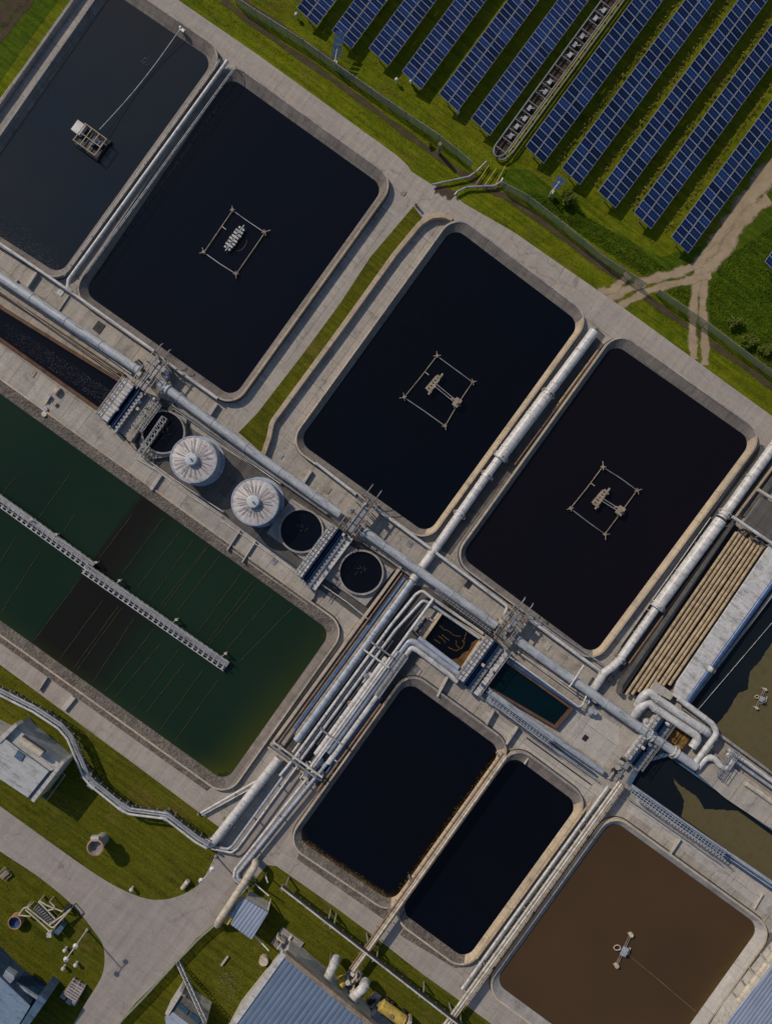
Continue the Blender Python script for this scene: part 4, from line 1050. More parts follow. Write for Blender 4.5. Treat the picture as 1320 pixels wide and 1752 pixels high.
rail('railing on the rim between white pipe and second pond', [(405, 118), (300, 262), (150, 470)], 1.3, 'steel')
rail('railing on the rim between the two top left ponds', [(378, 108), (250, 285), (112, 474)], 1.3, 'steel', step=3)
# ------------------------------------------------------------------ elevated gratings and small lines
def catwalk(label, a, b, w, z, mat='lightblue'):
    p0, p1 = P(*a, z), P(*b, z); d = (p1 - p0).normalized(); s_ = Vector((-d.y, d.x, 0)); L = (p1 - p0).length; up = Vector((0, 0, 1)); t = thing('catwalk', label, 'catwalk', (p0.x, p0.y, 0))
    mb = MB(); k = 0.
    while k <= L: mb.beam(p0 + d * k, p0 + d * k + s_ * w, .09); k += .62
    for q in (0, .33, .66, 1): mb.beam(p0 + s_ * w * q, p1 + s_ * w * q, .1)
    mb.build('grating', mat, t)
    for q in (0, 1):
        mb = MB(); o = s_ * w * q
        for zz in (.55, 1.1): mb.beam(p0 + o + up * zz, p1 + o + up * zz, .08)
        k = 0.
        while k <= L: mb.beam(p0 + o + d * k, p0 + o + d * k + up * 1.1, .08); k += 1.3
        mb.build('railing', mat, t)
    k = .3
    while k < L:
        mb = MB(); p = p0 + d * k + s_ * w * .5; mb.beam(p, (p.x, p.y, 0), .18); mb.build('leg', 'steel', t); k += 4.2
catwalk('pale blue catwalk added to cast lattice shade along the lower wall of the wedge channel', (1078, 1356), (1236, 1467), 1.2, 3.2)  # added grating, placed so its lattice shadow falls on the terrace
catwalk('pale blue catwalk added to cast lattice shade along the lower wall of the teal channel', (832, 1196), (938, 1274), 1.0, 2.8)  # likewise added, for lattice shadow on the paving below the teal channel
catwalk('grey catwalk between the rack top and the square sludge tank', (742, 1012), (838, 1082), .9, 2.2, 'steel')
catwalk('short grey catwalk beside the pipe rack above the black pond', (690, 1118), (640, 1188), .9, 2.2, 'steel')
catwalk('steel catwalk crossing the strip by the deck above the wedge channel', (1232, 1330), (1262, 1286), 1.0, 2.4, 'steel')
for i, (lb, pts, r_, m_) in enumerate([
    ('thin white conduit hugging the header pipe left of the first gantry', [(-20, 462, .9), (225, 640, .9)], .12, 'white'),
    ('thin brown conduit between header pipe and bubbling channel', [(-20, 486, .8), (215, 652, .8)], .1, 'brownsteel'),
    ('thin steel conduit beside the header pipe along the domed tanks', [(290, 690, .8), (560, 878, .8)], .13, 'steel'),
    ('second thin conduit beside the header pipe along the domed tanks', [(300, 702, .6), (480, 828, .6)], .1, 'white'),
    ('thin conduit under the header pipe above the square sludge tank', [(640, 934, .8), (835, 1074, .8)], .13, 'steel'),
    ('thin blue conduit along the yard edge below the domed tanks', [(330, 846, .5), (510, 972, .5)], .1, 'bluepipe'),
    ('twin slim line between header and teal channel, upper', [(890, 1120, .8), (1005, 1202, .8)], .12, 'white'),
    ('thin white line on the terrace above the brown pond', [(1075, 1372, .4), (1300, 1535, .4)], .1, 'white'),
    ('thin dark line along the beige walkway below the small fin walls', [(900, 1262, .4), (1010, 1342, .4)], .1, 'dark'),
    ('slim rack line squeezed between the two grey bending pipes', [lat(26, 60) + (.9,), lat(26, -190) + (.9,)], .14, 'lightblue'),
    ('low white rack line beside the pale blue fat pipe', [lat(12, 150) + (.8,), lat(12, -185) + (.8,)], .18, 'white'),
    ('low cream rack line near the valve group', [lat(38, 70) + (.9,), lat(38, -150) + (.9,)], .16, 'cream'),
    ('thin top rack line over the elbow pipes', [lat(56, 60) + (2.4,), lat(56, -185) + (2.4,)], .12, 'white'),
    ('thin tan line on the wall right of the cream elbow pipe', [(1240, 905, 1.2), (1075, 1135, 1.2)], .14, 'rustpipe'),
    ('thin grey line between cream pipe and plum pond rim', [(1215, 885, .5), (1060, 1105, .5)], .1, 'steel'),
    ('thin rusty line right of the fat pipe between the black ponds', [(1030, 590, .6), (880, 795, .6)], .14, 'rustpipe'),
    ('rust-stained earth-coloured line between the black ponds', [(1022, 600, .4), (945, 705, .4)], .3, 'tanpipe')]):
    pipe(lb, pts, r_, m_, joints=9 if r_ > .12 else 0, supports=False, name='conduit')
for i, (x, y, a_, lb) in enumerate([(105, 500, 1.2, 'hatch below the corner of the two top left ponds'), (170, 560, 1.8, 'dark stained hatch on the strip left of the first gantry'), (335, 700, 1.1, 'hatch on the strip below the navy pond corner'), (560, 838, 1.2, 'hatch on the strip left of the second gantry'),
    (700, 930, 1.1, 'hatch under the second pond right of the second gantry'), (800, 1000, 1.2, 'hatch on the slabs above the square sludge tank'), (935, 1105, 1.3, 'hatch on the slabs below the plum pond'), (620, 300, .9, 'manhole in the grass by the road bend') if 0 else (690, 330, .9, 'manhole on the road by the bend'),
    (560, 700, .9, 'hatch beside the boundary wall of the third pond') if 0 else (480, 780, .9, 'hatch inside the tan boundary wall corner'), (1000, 1262, 1.0, 'hatch on the pale plaza'), (1250, 1500, 1.0, 'hatch on the terrace above the brown pond'), (60, 640, 1.1, 'hatch on the walkway above the green basin'), (470, 960, 1.0, 'hatch on the walkway between the fins and second screen')]):
    p = P(x, y, 0); z0 = .75 if (x, y) in ((60, 640), (470, 960)) else .11; mb = MB(); mb.box((p.x, p.y, z0 + .06), (a_, a_ * .8, .12), (UU.x, UU.y, 0)); mb.box((p.x, p.y, z0 + .14), (a_ * .3, .06, .05), (UU.x, UU.y, 0))
    tag(mb.build('hatch_cover', ['steel', 'dark', 'pale', 'brownsteel'][i % 4]), 'small square ' + lb, 'hatch')
# ------------------------------------------------------------------ small yard walls / ducts on walkways
for (a, b, lab, m_) in [((148, 962 - 490), (130, 500), 'x', 'wall')]: pass
def slabwall(a, b, w, h, label, mat='pale'): return wallrun('cross_wall', label, 'wall', [a, b], w, h, mat, group='low cross walls on the walkways')
slabwall((62, 466), (46, 490), .5, .9, 'low cross wall left end of the strip below the top left pond')
slabwall((30, 478), (20, 492), .3, .5, 'shorter cross wall at the left end of the header pipe strip')
slabwall((118, 505), (100, 532), .2, .4, 'thin cross wall under the corner where the white pipes meet')
slabwall((370, 690), (356, 712), .6, 1.0, 'cross wall at the bottom corner of the second pond')
slabwall((532, 805), (515, 832), .5, .9, 'cross wall beside the pond right of the grass')
slabwall((275, 812), (258, 838), .6, 1.3, 'cross wall on the walkway below the first domed tank')
slabwall((410, 908), (388, 942), .25, 1.3, 'left thin fin wall on the walkway above the green basin')
slabwall((437, 926), (414, 962), .25, 1.3, 'right thin fin wall on the walkway above the green basin')
slabwall((766, 1158), (748, 1192), .35, 1.4, 'fin wall above the top of the algae edged pond')
slabwall((845, 1216), (832, 1240), .3, 1.3, 'left fin wall below the teal channel')
slabwall((886, 1244), (866, 1274), .3, 1.3, 'middle fin wall below the teal channel')
slabwall((905, 1294), (897, 1308), .25, .9, 'small fin wall at the top corner of the small black pond')
slabwall((126, 1193), (108, 1215), .8, .7, 'white block across the concrete strip under the green basin')
slabwall((1164, 1436), (1145, 1465), .2, .9, 'thin fin wall on the terrace above the brown pond')
slabwall((80, 1160), (66, 1182), .2, .8, 'left thin post wall across the strip under the green basin')
slabwall((1305, 1530), (1290, 1556), .2, .6, 'thin fin wall on the terrace at the right edge')

# ------------------------------------------------------------------ floating walkway on the green basin
def floatwalk():
    t = thing('floating_walkway', 'long grey floating walkway in two lengths across the green basin', 'walkway', P(150, 972, .3))
    for (a, b, nm) in (((-60, 812), (158, 970), 0), ((146, 972), (388, 1140), 1)):
        z = 1.1; p0, p1 = P(*a, z), P(*b, z); d = (p1 - p0).normalized(); s_ = Vector((-d.y, d.x, 0)); L = (p1 - p0).length; up = Vector((0, 0, 1))
        mb = MB(); mb.box((p0 + p1) / 2 + s_ * .35 - up * .05, (L, 1.15, .1), d); mb.build('deck', 'steel', t)
        for o_ in (-.95, -.25, .0, .4, .8, .95):
            mb = MB(); zz = 1.0 if o_ in (-.25, .95) else (.05 if abs(o_) < .9 else .1); mb.beam(p0 + s_ * o_ + up * zz, p1 + s_ * o_ + up * zz, .1 if zz < .5 else .08); mb.build('rail', 'white' if abs(o_) > .8 else 'steel', t)
        mb = MB(); mb.box((p0 + p1) / 2 - s_ * .6 - up * .5, (L, .8, .25), d); mb.build('float_base', 'dark', t)
        k = .2; first = None
        while k < L - .2:
            p = p0 + d * k
            if first is None:
                mb = MB(); mb.box(p - s_ * .6 - up * .15, (.34, .8, .42), d); mb.beam(p + s_ * .95, p + s_ * .95 + up, .08); mb.beam(p - s_ * .2, p - s_ * .2 + up, .08); mb.beam(p - s_ * .2 + up * .02, p + s_ * .95 + up * .02, .09)
                first = mb.build('float_rib', 'pipe_grey', t); base = p.copy()
            else: share(first, p - base, t)
            k += 1.02
    for x, y in ((55, 888), (97, 914), (165, 962), (205, 993), (302, 1060), (386, 1118)):
        p = P(x, y, 1.6); mb = MB(); mb.tube([(p.x, p.y, .2), (p.x, p.y, 1.7)], .13, 8); mb.box((p.x, p.y, 1.7), (.45, .35, .3)); mb.beam(p, p + Vector((-.8, -.6, -.6)), .1); mb.build('mooring_post', 'cream', t)
floatwalk()
T0 = lambda x, y: (x / 3, 880 + y / 3)
up_l = [((840, 20), (630, 300)), ((930, 80), (710, 370)), ((995, 130), (770, 440)), ((1060, 170), (830, 460)), ((1075, 160), (845, 470)), ((1130, 210), (910, 500)), ((1240, 300), (1010, 610)), ((1300, 345), (1060, 660)), ((1310, 375), (1075, 665)), ((1400, 415), (1165, 690)), ((1500, 480), (1225, 760)), ((385, 0), (330, 90)), ((680, 0), (510, 225)), ((90, -200), (-20, -60)), ((370, -220), (200, 20))]
lo_l = [((90, 110), (0, 250)), ((210, 190), (10, 500)), ((410, 330), (175, 650)), ((530, 440), (310, 740)), ((610, 470), (380, 790)), ((625, 480), (395, 800)), ((690, 530), (480, 860)), ((790, 590), (540, 910)), ((820, 670), (590, 940)), ((920, 690), (680, 1010)), ((950, 760), (750, 1020)), ((1040, 800), (820, 1110)), ((1120, 850), (900, 1160))]
def ropes(lst, side):
    for i, (a, b) in enumerate(lst):
        pa, pb = P(*T0(*a), .3), P(*T0(*b), .3); mb = MB(); n = 14; pts = []
        s_ = (pb - pa).normalized(); s_ = Vector((-s_.y, s_.x, 0)); ph = random.uniform(0, 6)
        for k in range(n + 1): pts.append(pa.lerp(pb, k / n) + s_ * .03 * math.sin(k * .9 + ph) * (1 if k % n else 0))
        mb.tube(pts, .045, 5)
        tag(mb.build('baffle_rope', 'rope'), 'thin baffle rope stretched on the green water %s the floating walkway' % side, 'rope', 'baffle ropes %s the floating walkway' % side)
M['rope'] = painted('algae_rope', (.085, .085, .035), .9, 0, .5)
ropes(up_l, 'above'); ropes(lo_l, 'below')

# ------------------------------------------------------------------ aerators
def aerator(label, cs, hub, arm, style):
    z = .55; w = [P(x, y, z) for x, y in cs]; c = sum(w, Vector()) / 4; t = thing('float_frame', label, 'aerator', (c.x, c.y, .2), 'square float frames on the ponds'); t['_o'] = (c.x, c.y, .2)
    for i in range(4):
        a, b = w[i], w[(i + 1) % 4]; mid = a.lerp(b, .5) + Vector((random.uniform(-.15, .15), random.uniform(-.15, .15), 0))
        mb = MB(); mb.tube([a, mid, b], .085, 6); mb.build('boom', 'brownsteel' if i % 2 else 'steel', t)
    for i, p in enumerate(w):
        mb = MB(); o_ = (p - c).normalized()
        mb.tube([(p.x, p.y, .15), (p.x, p.y, .95)], .26, 8); mb.beam(p - o_ * random.uniform(.3, .6) + Vector((0, 0, .4)), p + o_ * random.uniform(.6, 1.1) + Vector((0, 0, .3)), .12)
        s_ = Vector((-o_.y, o_.x, 0)); mb.beam(p - s_ * random.uniform(.3, .8) + Vector((0, 0, .3)), p + s_ * random.uniform(.3, .8) + Vector((0, 0, .2)), .11); mb.build('corner_float', 'float', t)
    h = P(hub[0], hub[1], 1.); mb = MB(); d = Vector((UU.x, UU.y, 0)); s_ = Vector((VV.x, VV.y, 0))
    if style == 0:
        for k in range(8):
            for q_ in (-.42, .38): mb.box(h + d * (k - 3.5) * .58 + s_ * (q_ + random.uniform(-.06, .06)) + Vector((0, 0, random.uniform(-.25, 0))), (.36, .62 if 0 < k < 7 else .35, .5), d)
        mb.tube([h - d * 2.6, h + d * 2.8], .12, 6); mb.build('paddle_drum', 'steel', t)
        mb = MB(); ring = [h + s_ * 1.1 + d * 1.5 * math.cos(a_ / 12 * 6.283) + s_ * .9 * math.sin(a_ / 12 * 6.283) - Vector((0, 0, .7)) for a_ in range(13)]; mb.tube(ring, .07, 5); mb.build('hose', 'dark', t)
    else:
        for q_ in (-.5, .1): mb.box(h + s_ * q_ - Vector((0, 0, .35)), (2.9, .4, .4), (d + s_ * .08).normalized())
        mb.tube([h - d * 2.0 + s_ * .3, h + d * 2.3 + s_ * .2], .2, 6)
        for k in range(6): mb.box(h + d * (k - 2.5) * .58 + s_ * random.uniform(-.2, .1) + Vector((0, 0, .0)), (.3, random.uniform(.6, 1.1), .45), (d + s_ * .3 * (k % 2)).normalized())
        mb.build('paddle_drum', 'float', t)
        e = P(arm[0], arm[1], 1.); mb = MB(); p0 = h + s_ * .3; mb.beam(p0 + d * .22, e + d * .22, .13); mb.beam(p0 - d * .22, e - d * .22, .13); mb.build('arm', 'steel', t)
        mb = MB(); mb.box(e + Vector((0, 0, .1)), (1.5, 1.1, .6), d); mb.beam(e - s_ * 1.2, e + s_ * .4 + d * .8, .3); mb.tube([e, e + Vector((0, 0, .8))], .25, 8); mb.beam(e - d * .9, e + s_ * .9, .14); mb.build('motor', 'float', t)
    mb = MB(); a, b = w[3], w[0]; p = a.lerp(b, .62); mb.beam(p, p + s_ * .9, .12); mb.build('bracket', 'cream', t)
aerator('square float frame with a paddle drum on the navy pond', [(398, 360), (453, 398), (404, 469), (349, 432)], (401, 408), None, 0)
aerator('square float frame with arm on the black pond right of the grass', [(747, 609), (808, 654), (761, 729), (691, 680)], (742, 657), (781, 689), 1)
aerator('square float frame with arm on the plum pond', [(1030, 799), (1089, 839), (1034, 914), (975, 870)], (1027, 853), (1060, 874), 1)
def barge():
    o = P(160, 246, .4); t = thing('work_barge', 'dark caged work barge with a white box on the slate blue pond', 'barge', (o.x, o.y, .2)); t['_o'] = (o.x, o.y, .2)
    d = Vector((VV.x, VV.y, 0)); s_ = Vector((UU.x, UU.y, 0)); q = lambda x, y, z: Vector((o.x, o.y, 0)) + d * x + s_ * y + Vector((0, 0, z))
    mb = MB(); mb.box(q(0, 0, .45), (4.6, 3.6, .5), d); mb.build('hull', 'dark', t)
    for y in (-1.8, 1.8): mb = MB(); mb.tube([q(-2.4, y, .45), q(2.4, y, .45)], .35, 10); mb.build('pontoon', 'dark', t)
    mb = MB()
    for x in (-2.2, -.8, .7, 2.2):
        mb.beam(q(x, -1.7, 2.), q(x, 1.7, 2.), .13)
        for y in (-1.7, 1.7): mb.beam(q(x, y, .6), q(x, y, 2.), .12)
    for y in (-1.7, 0, 1.7): mb.beam(q(-2.3, y, 2.05), q(2.3, y, 2.05), .12)
    mb.beam(q(-2.2, -1.7, .7), q(-.8, -1.7, 2.), .1); mb.beam(q(.7, -1.7, 2.), q(2.2, -1.7, .7), .1); mb.build('cage', 'brownsteel', t)
    mb = MB(); mb.box(q(-3.0, .55, 1.0), (1.7, 2.0, 1.3), d); mb.build('cabin', 'white', t)
    mb = MB(); mb.tube([q(.2, 0, .7), q(.2, 0, 1.5)], .6, 12); mb.box(q(1.4, .5, 1.), (.8, .9, .7), d); mb.build('pump', 'blue', t)
    a, b = P(170, 222, 1.6), P(308, 50, 1.5); mb = MB(); pts = [a.lerp(b, k / 10) - Vector((0, 0, .9 * math.sin(k / 10 * math.pi))) for k in range(11)]; mb.tube(pts, .06, 6)
    tag(mb.build('tether_cable', 'white'), 'thin white cable from the barge to the top pond rim', 'cable')
    mb = MB(); p = P(309, 48, 1.6); mb.tube([(p.x, p.y, .9), (p.x, p.y, 2.)], .2, 8); mb.box((p.x + .3, p.y - .4, 1.6), (.9, .5, .5), d); tag(mb.build('winch_post', 'steel'), 'small winch post on the top rim holding the barge cable', 'post')
barge()
def small_aer(c, label, size=1., wire=None):
    o = P(c[0], c[1], .5); t = thing('surface_aerator', label, 'aerator', (o.x, o.y, .2)); t['_o'] = (o.x, o.y, .2); d = Vector((.42, .9, 0)).normalized(); s_ = Vector((d.y, -d.x, 0)); up = Vector((0, 0, 1))
    for k in (-1, 1):
        mb = MB(); e = o + d * 2.9 * size * k; mb.beam(o + s_ * .15, e + s_ * .15, .12); mb.beam(o - s_ * .15, e - s_ * .15, .12); mb.build('arm', 'brownsteel', t)
        mb = MB(); mb.tube([e - up * .2, e + up * .4], .38 * size, 10); mb.beam(e - s_ * .6, e + s_ * .6, .12); mb.build('float', 'cream', t)
    mb = MB(); mb.box(o + up * .5, (1.5 * size, .9 * size, .5), d); mb.tube([o + up * .5, o + up * 1.2], .3 * size, 10); mb.build('motor', 'lightblue', t)
    mb = MB(); e = o - s_ * 1.3 * size; mb.tube([e + Vector((math.cos(a / 8 * 6.283) * .6, math.sin(a / 8 * 6.283) * .45, .35)) * size for a in range(9)], .09, 6); mb.tube([o + s_ * .9 + d * .8, o + s_ * 1. - d * .2, o + s_ * .4 - d * .8], .14, 6); mb.build('hose', 'cream', t)
    if wire:
        mb = MB(); b = P(wire[0], wire[1], 1.1); mb.tube([o + up * .6, o.lerp(b, .5) + up * .1, b], .035, 5); tag(mb.build('tether_cable', 'wood'), 'thin tan cable from the brown pond aerator to its rim', 'cable')
small_aer((1066, 1625), 'cross-shaped aerator floating on the brown pond', 1., (1190, 1731))
small_aer((1300, 1195), 'pale small aerator in the scum covered pool', .6)
pipe('thin cable across the dark water of the right pool', [(1350, 1030, .6), (1190, 1218, .6)], .05, 'steel', joints=0, supports=False, name='tether_cable')
# foam bubbles: uncountable
def foam(name, fn, n, r0, r1, z, mat='foam'):
    mb = MB()
    for i in range(n):
        x, y = fn(); p = P(x, y, z); r = random.uniform(r0, r1); a = random.uniform(0, 6.28)
        mb.add([p + Vector((r * math.cos(a + k * 1.57), r * math.sin(a + k * 1.57) * .7, 0)) for k in range(4)] + [p + Vector((0, 0, .05))], [[0, 1, 4], [1, 2, 4], [2, 3, 4], [3, 0, 4]])
    o = mb.build(name, mat); o['kind'] = 'stuff'; o['label'] = 'pale foam flecks on the water'; o['category'] = 'foam'
def fch():
    s_ = random.random() ** .8; q = random.random(); x = 10 + 180 * s_; return x, 545 + (x - 10) * .66 + q * 36 * .9 + 4
M['bubble'] = painted('bubbles', (.14, .15, .17), .5, 0, .4)
foam('foam', fch, 1500, .035, .085, .24, 'bubble')
foam('foam', lambda: (lambda s_, q: (-5 + s_ * 105, 398 + s_ * 70 - abs(q) * 38 + 1))(random.random(), random.gauss(0, .45)), 700, .04, .1, .28, 'bubble')
def fshore(c, k, off=3):
    a, b = c[k], c[(k + 1) % 4]; n = (c[k - 1][0] - a[0], c[k - 1][1] - a[1]); L = math.hypot(*n); s_ = random.uniform(.08, .92) ; o_ = abs(random.gauss(0, 3.)) + off
    return a[0] + (b[0] - a[0]) * s_ + n[0] / L * o_, a[1] + (b[1] - a[1]) * s_ + n[1] / L * o_
M['algaefleck'] = painted('algae_fleck', (.14, .09, .02), .9, 0, .5)
foam('algae', lambda: fshore(P6, 1, 1), 130, .05, .16, .27, 'algaefleck')
foam('algae', lambda: fshore(P6, 2, 1), 260, .05, .16, .27, 'algaefleck')
foam('algae', lambda: fshore(P8, 1, 1), 260, .04, .11, .27, 'algaefleck')
foam('foam', lambda: (random.gauss(248, 5), random.gauss(105, 4)), 50, .05, .12, .28, 'bubble')

# ------------------------------------------------------------------ solar field
def module_mesh(name, L, W_, cell):
    mb = MB(); f = .055
    mb.box((0, 0, 0), (L, W_, .05), (1, 0, 0)); mb.cur = 1
    mb.add([(-L / 2 + f, -W_ / 2 + f, .031), (L / 2 - f, -W_ / 2 + f, .031), (L / 2 - f, W_ / 2 - f, .031), (-L / 2 + f, W_ / 2 - f, .031)], [[0, 1, 2, 3]])
    me = bpy.data.meshes.new(name); me.from_pydata(mb.v, [], mb.f); me.materials.append(M['frame']); me.materials.append(M[cell]); me.polygons.foreach_set('material_index', mb.mi); me.update(); return me
rows = [((507, 13), 0), ((567, 52), 0), ((630, 82), 0), ((687, 122), 0), ((750, 160), 0), ((805, 202), 0), ((898, 250), 1), ((960, 287), 1), ((1022, 327), 1), ((1083, 363), 1), ((1147, 405), 1), ((1307, 447), 1)]
ords = ['first', 'second', 'third', 'fourth', 'fifth', 'sixth', 'seventh', 'eighth', 'ninth', 'tenth', 'eleventh', 'twelfth']
meA = module_mesh('solar_module', .98, 2.07, 'cellA'); meB = module_mesh('solar_module', 1.27, 2.07, 'cellB')
for ri, (Lc, kind) in enumerate(rows):
    zl, zh = 3.0, 1.8; o = P(Lc[0], Lc[1], zl); u3 = Vector((UU.x, UU.y, 0)); hv = Vector((VV.x, VV.y, 0)); Wd = 4.28
    w3 = (hv * math.sqrt(Wd ** 2 - (zh - zl) ** 2) + Vector((0, 0, zh - zl))).normalized(); n3 = u3.cross(w3).normalized()
    if n3.z < 0: n3 = -n3
    pitch = (1.0 if kind == 0 else 1.30); me = meA if kind == 0 else meB
    length = (Lc[1] + 70) / .807 * .1
    if ri == 11: length = 30
    n = min(50, max(3, int(length / pitch)))
    desc = 'solar row with dense grid lines, %s from the left' % ords[ri] if kind == 0 else ('solar row, %s from the left, right of the cable trough' % ords[ri] if ri < 11 else 'solar row just entering at the right edge beyond the dirt track')
    t = thing('solar_row', desc, 'solar panels', (o.x, o.y, 0), 'rows of tilted solar panels'); t['_o'] = (o.x, o.y, 0)
    base = Vector((o.x, o.y, 0)); rot = Matrix((u3, w3, n3)).transposed().to_4x4()
    for i in range(n):
        for j in range(2):
            c = o + u3 * (pitch * (i + .5)) + w3 * (2.14 * j + 1.07)
            m_ = bpy.data.objects.new('solar_module', me); COL.objects.link(m_); m_.parent = t
            jit = Matrix.Rotation(random.gauss(0, .014), 4, 'X')
            m_.matrix_local = Matrix.Translation(c - base) @ rot @ jit
    Lr = n * pitch
    for y in (.9, 3.3):
        mb = MB(); a = o + w3 * y - n3 * .12; mb.beam(a, a + u3 * Lr, .12, .12); mb.build('purlin', 'steel', t)
    k = .6
    while k < Lr:
        mb = MB(); a = o + w3 * .2 + u3 * k - n3 * .18; b = o + w3 * 4.1 + u3 * k - n3 * .18; mb.beam(a, b, .1)
        c = o + w3 * 1.9 + u3 * k - n3 * .2; mb.beam(c, (c.x, c.y, 0), .14); mb.beam((c.x, c.y, .5), a.lerp(b, .2), .08); mb.build('post', 'steel', t); k += 3.9
def trough():
    u3 = Vector((UU.x, UU.y, 0)); v3 = Vector((VV.x, VV.y, 0)); z = .9
    t = thing('cable_trough', 'long U-ended steel cable trough between the sixth and seventh solar rows', 'trough', P(845, 272, 0))
    c0 = P(851, 262, z); L = 42.
    def q(x, y, zz=z): p = c0 + u3 * x + v3 * y; p.z = zz; return p
    loop = [q(L, -1.1), q(.6, -1.1), q(-.4, -.6), q(-.6, 0), q(-.4, .6), q(.6, 1.1), q(L, 1.1)]
    mb = MB(); mb.tube(fillet(loop, .5), .15, 8); mb.build('edge_beam', 'dullsteel', t)
    mb = MB(); mb.tube(fillet([q(L, 2.0, 1.), q(1.5, 2.0, 1.), q(-.3, 1.5, .8), q(-.7, .6, .7)], .8), .14, 8); mb.build('outer_rail', 'dullsteel', t)
    mb = MB(); mb.tube([q(L, 1.45, 1.1), q(1, 1.45, 1.1)], .1, 6); mb.build('cable', 'tanpipe', t)
    mb = MB(); mb.add([q(-.3, -1, .06), q(-.3, 1, .06), q(L, 1, .06), q(L, -1, .06)], [[0, 1, 2, 3]]); mb.build('trough_bed', 'soil', t)
    k = .8; first = None
    while k < L:
        if first is None:
            mb = MB(); mb.beam(q(k, -1.1), q(k, 1.1), .16, .2); mb.beam(q(k, -1.1, 0), q(k, -1.1), .16); mb.beam(q(k, 1.1, 0), q(k, 1.1), .16); first = mb.build('cross_member', 'dullsteel', t); b = q(k, 0)
        else: share(first, q(k, 0) - b, t)
        if random.random() < .6:
            mb = MB(); mb.box(q(k + 1.1, random.uniform(-.4, .4), .45), (.9, .6, .5), u3); mb.beam(q(k + .6, -.8, .5), q(k + 1.6, .5, .6), .12); mb.build('cable_box', 'pipe_grey', t)
        k += 1.9
trough()
def inverter(c, label, ang, panels):
    o = P(c[0], c[1], 0); t = thing('weather_station', label, 'equipment', (o.x, o.y, 0)); d = Vector((math.cos(ang), math.sin(ang), 0)); s_ = Vector((-d.y, d.x, 0))
    mb = MB(); mb.tube([(o.x, o.y, 0), (o.x, o.y, 3.)], .12, 8); mb.build('pole', 'white', t)
    mb = MB(); mb.beam(o + Vector((0, 0, 2.6)), o + d * 2. + Vector((0, 0, 3.)), .12); mb.build('arm', 'white', t)
    for i in range(panels):
        mb = MB(); p = o + d * (1.2 + 1. * i) + Vector((0, 0, 2.8 + .25 * i)); mb.box(p, (.8, 1.5, .08), (d + Vector((0, 0, .4))).normalized(), s_); mb.build('small_panel', 'bluepipe', t)
    mb = MB(); mb.box(o + d * .5 + Vector((0, 0, 1.2)), (.7, .5, .8), d); mb.build('cabinet', 'white', t)
inverter((574, 120), 'blue mast with several small blue panels beside the fence', 1.35, 4)
inverter((938, 338), 'white mast with one bright blue and white panel near the bush', .9, 2)
for i, (x, y, lb) in enumerate([(678, 142, 'white dome lamp on the grass between the third and fourth solar rows'), (703, 145, 'white cone post at the corner of the fourth solar row'), (782, 197, 'white knob post below the fifth solar row'), (508, 31, 'tiny white marker post under the first solar row')]):
    p = P(x, y, 0); mb = MB(); mb.tube([(p.x, p.y, 0), (p.x, p.y, .9)], .1, 8); mb.lathe((p.x, p.y, 0), [(.34, .9), (.36, 1.1), (.26, 1.35), (.05, 1.45)], 12); tag(mb.build('marker_post', 'white'), lb, 'post', 'white marker posts at the solar field')
# pole by the junction
p = P(750, 262, 0); mb = MB(); mb.tube([(p.x, p.y, 0), (p.x, p.y, 3.6)], .32, 10); tag(mb.build('post', 'wood'), 'stout dark timber post standing beside the road junction', 'post')
# bent barrier pipes by the junction
def lowpipe(label, pts, r, mat, z=.7): return pipe(label, [(x, y, z) for x, y in pts], r, mat, joints=0, bend=.6)
lowpipe('bent grey barrier pipe from the road junction to the trough', [(738, 316), (802, 302), (815, 293), (832, 276)], .16, 'steel')
lowpipe('second bent grey barrier pipe below the cable trough', [(777, 334), (782, 328), (798, 320), (845, 318), (857, 311), (860, 305)], .2, 'steel')
for i, (a, b) in enumerate([((836, 283), (812, 318)), ((848, 289), (828, 318)), ((864, 284), (846, 318))]):
    lowpipe(['left', 'middle', 'right'][i] + ' yellow gas line running down from the cable trough', [a, b], .07, 'yellow', .5)
# fence
def fence(label, pts, h=2.6):
    w = [P(x, y, 0) for x, y in pts]; t = thing('mesh_fence', label, 'fence', (w[0].x, w[0].y, 0)); first = None
    for a, b in zip(w, w[1:]):
        mb = MB(); mb.add([a, b, b + Vector((0, 0, h)), a + Vector((0, 0, h))], [[0, 1, 2, 3]]); mb.build('mesh_panel', 'fence', t)
        L = (b - a).length; n = max(1, int(L / 3))
        for k in range(n):
            p = a.lerp(b, k / n)
            if first is None: mb = MB(); mb.tube([p, p + Vector((0, 0, h + .15))], .07, 6); first = mb.build('post', 'steel', t); base = p
            else: share(first, p - base, t)
    mb = MB(); mb.tube([p + Vector((0, 0, h)) for p in w], .05, 5); mb.build('top_rail', 'steel', t)
fence('green mesh fence from the top edge to the cable trough', [(405, 8), (440, 32), (520, 82), (575, 122), (665, 185), (750, 243), (806, 288)])
fence('green mesh fence from the cable trough to the right edge', [(857, 322), (900, 345), (960, 392), (1027, 447), (1098, 492)])
fence('mesh fence across the meadow past the dirt track', [(1120, 503), (1160, 530), (1200, 558), (1260, 603), (1330, 655), (1400, 705)])
fence('mesh fence beside the driveway and lower lawn', [(190, 1768), (215, 1736), (250, 1700), (300, 1645), (345, 1598), (380, 1568)], 1.6)

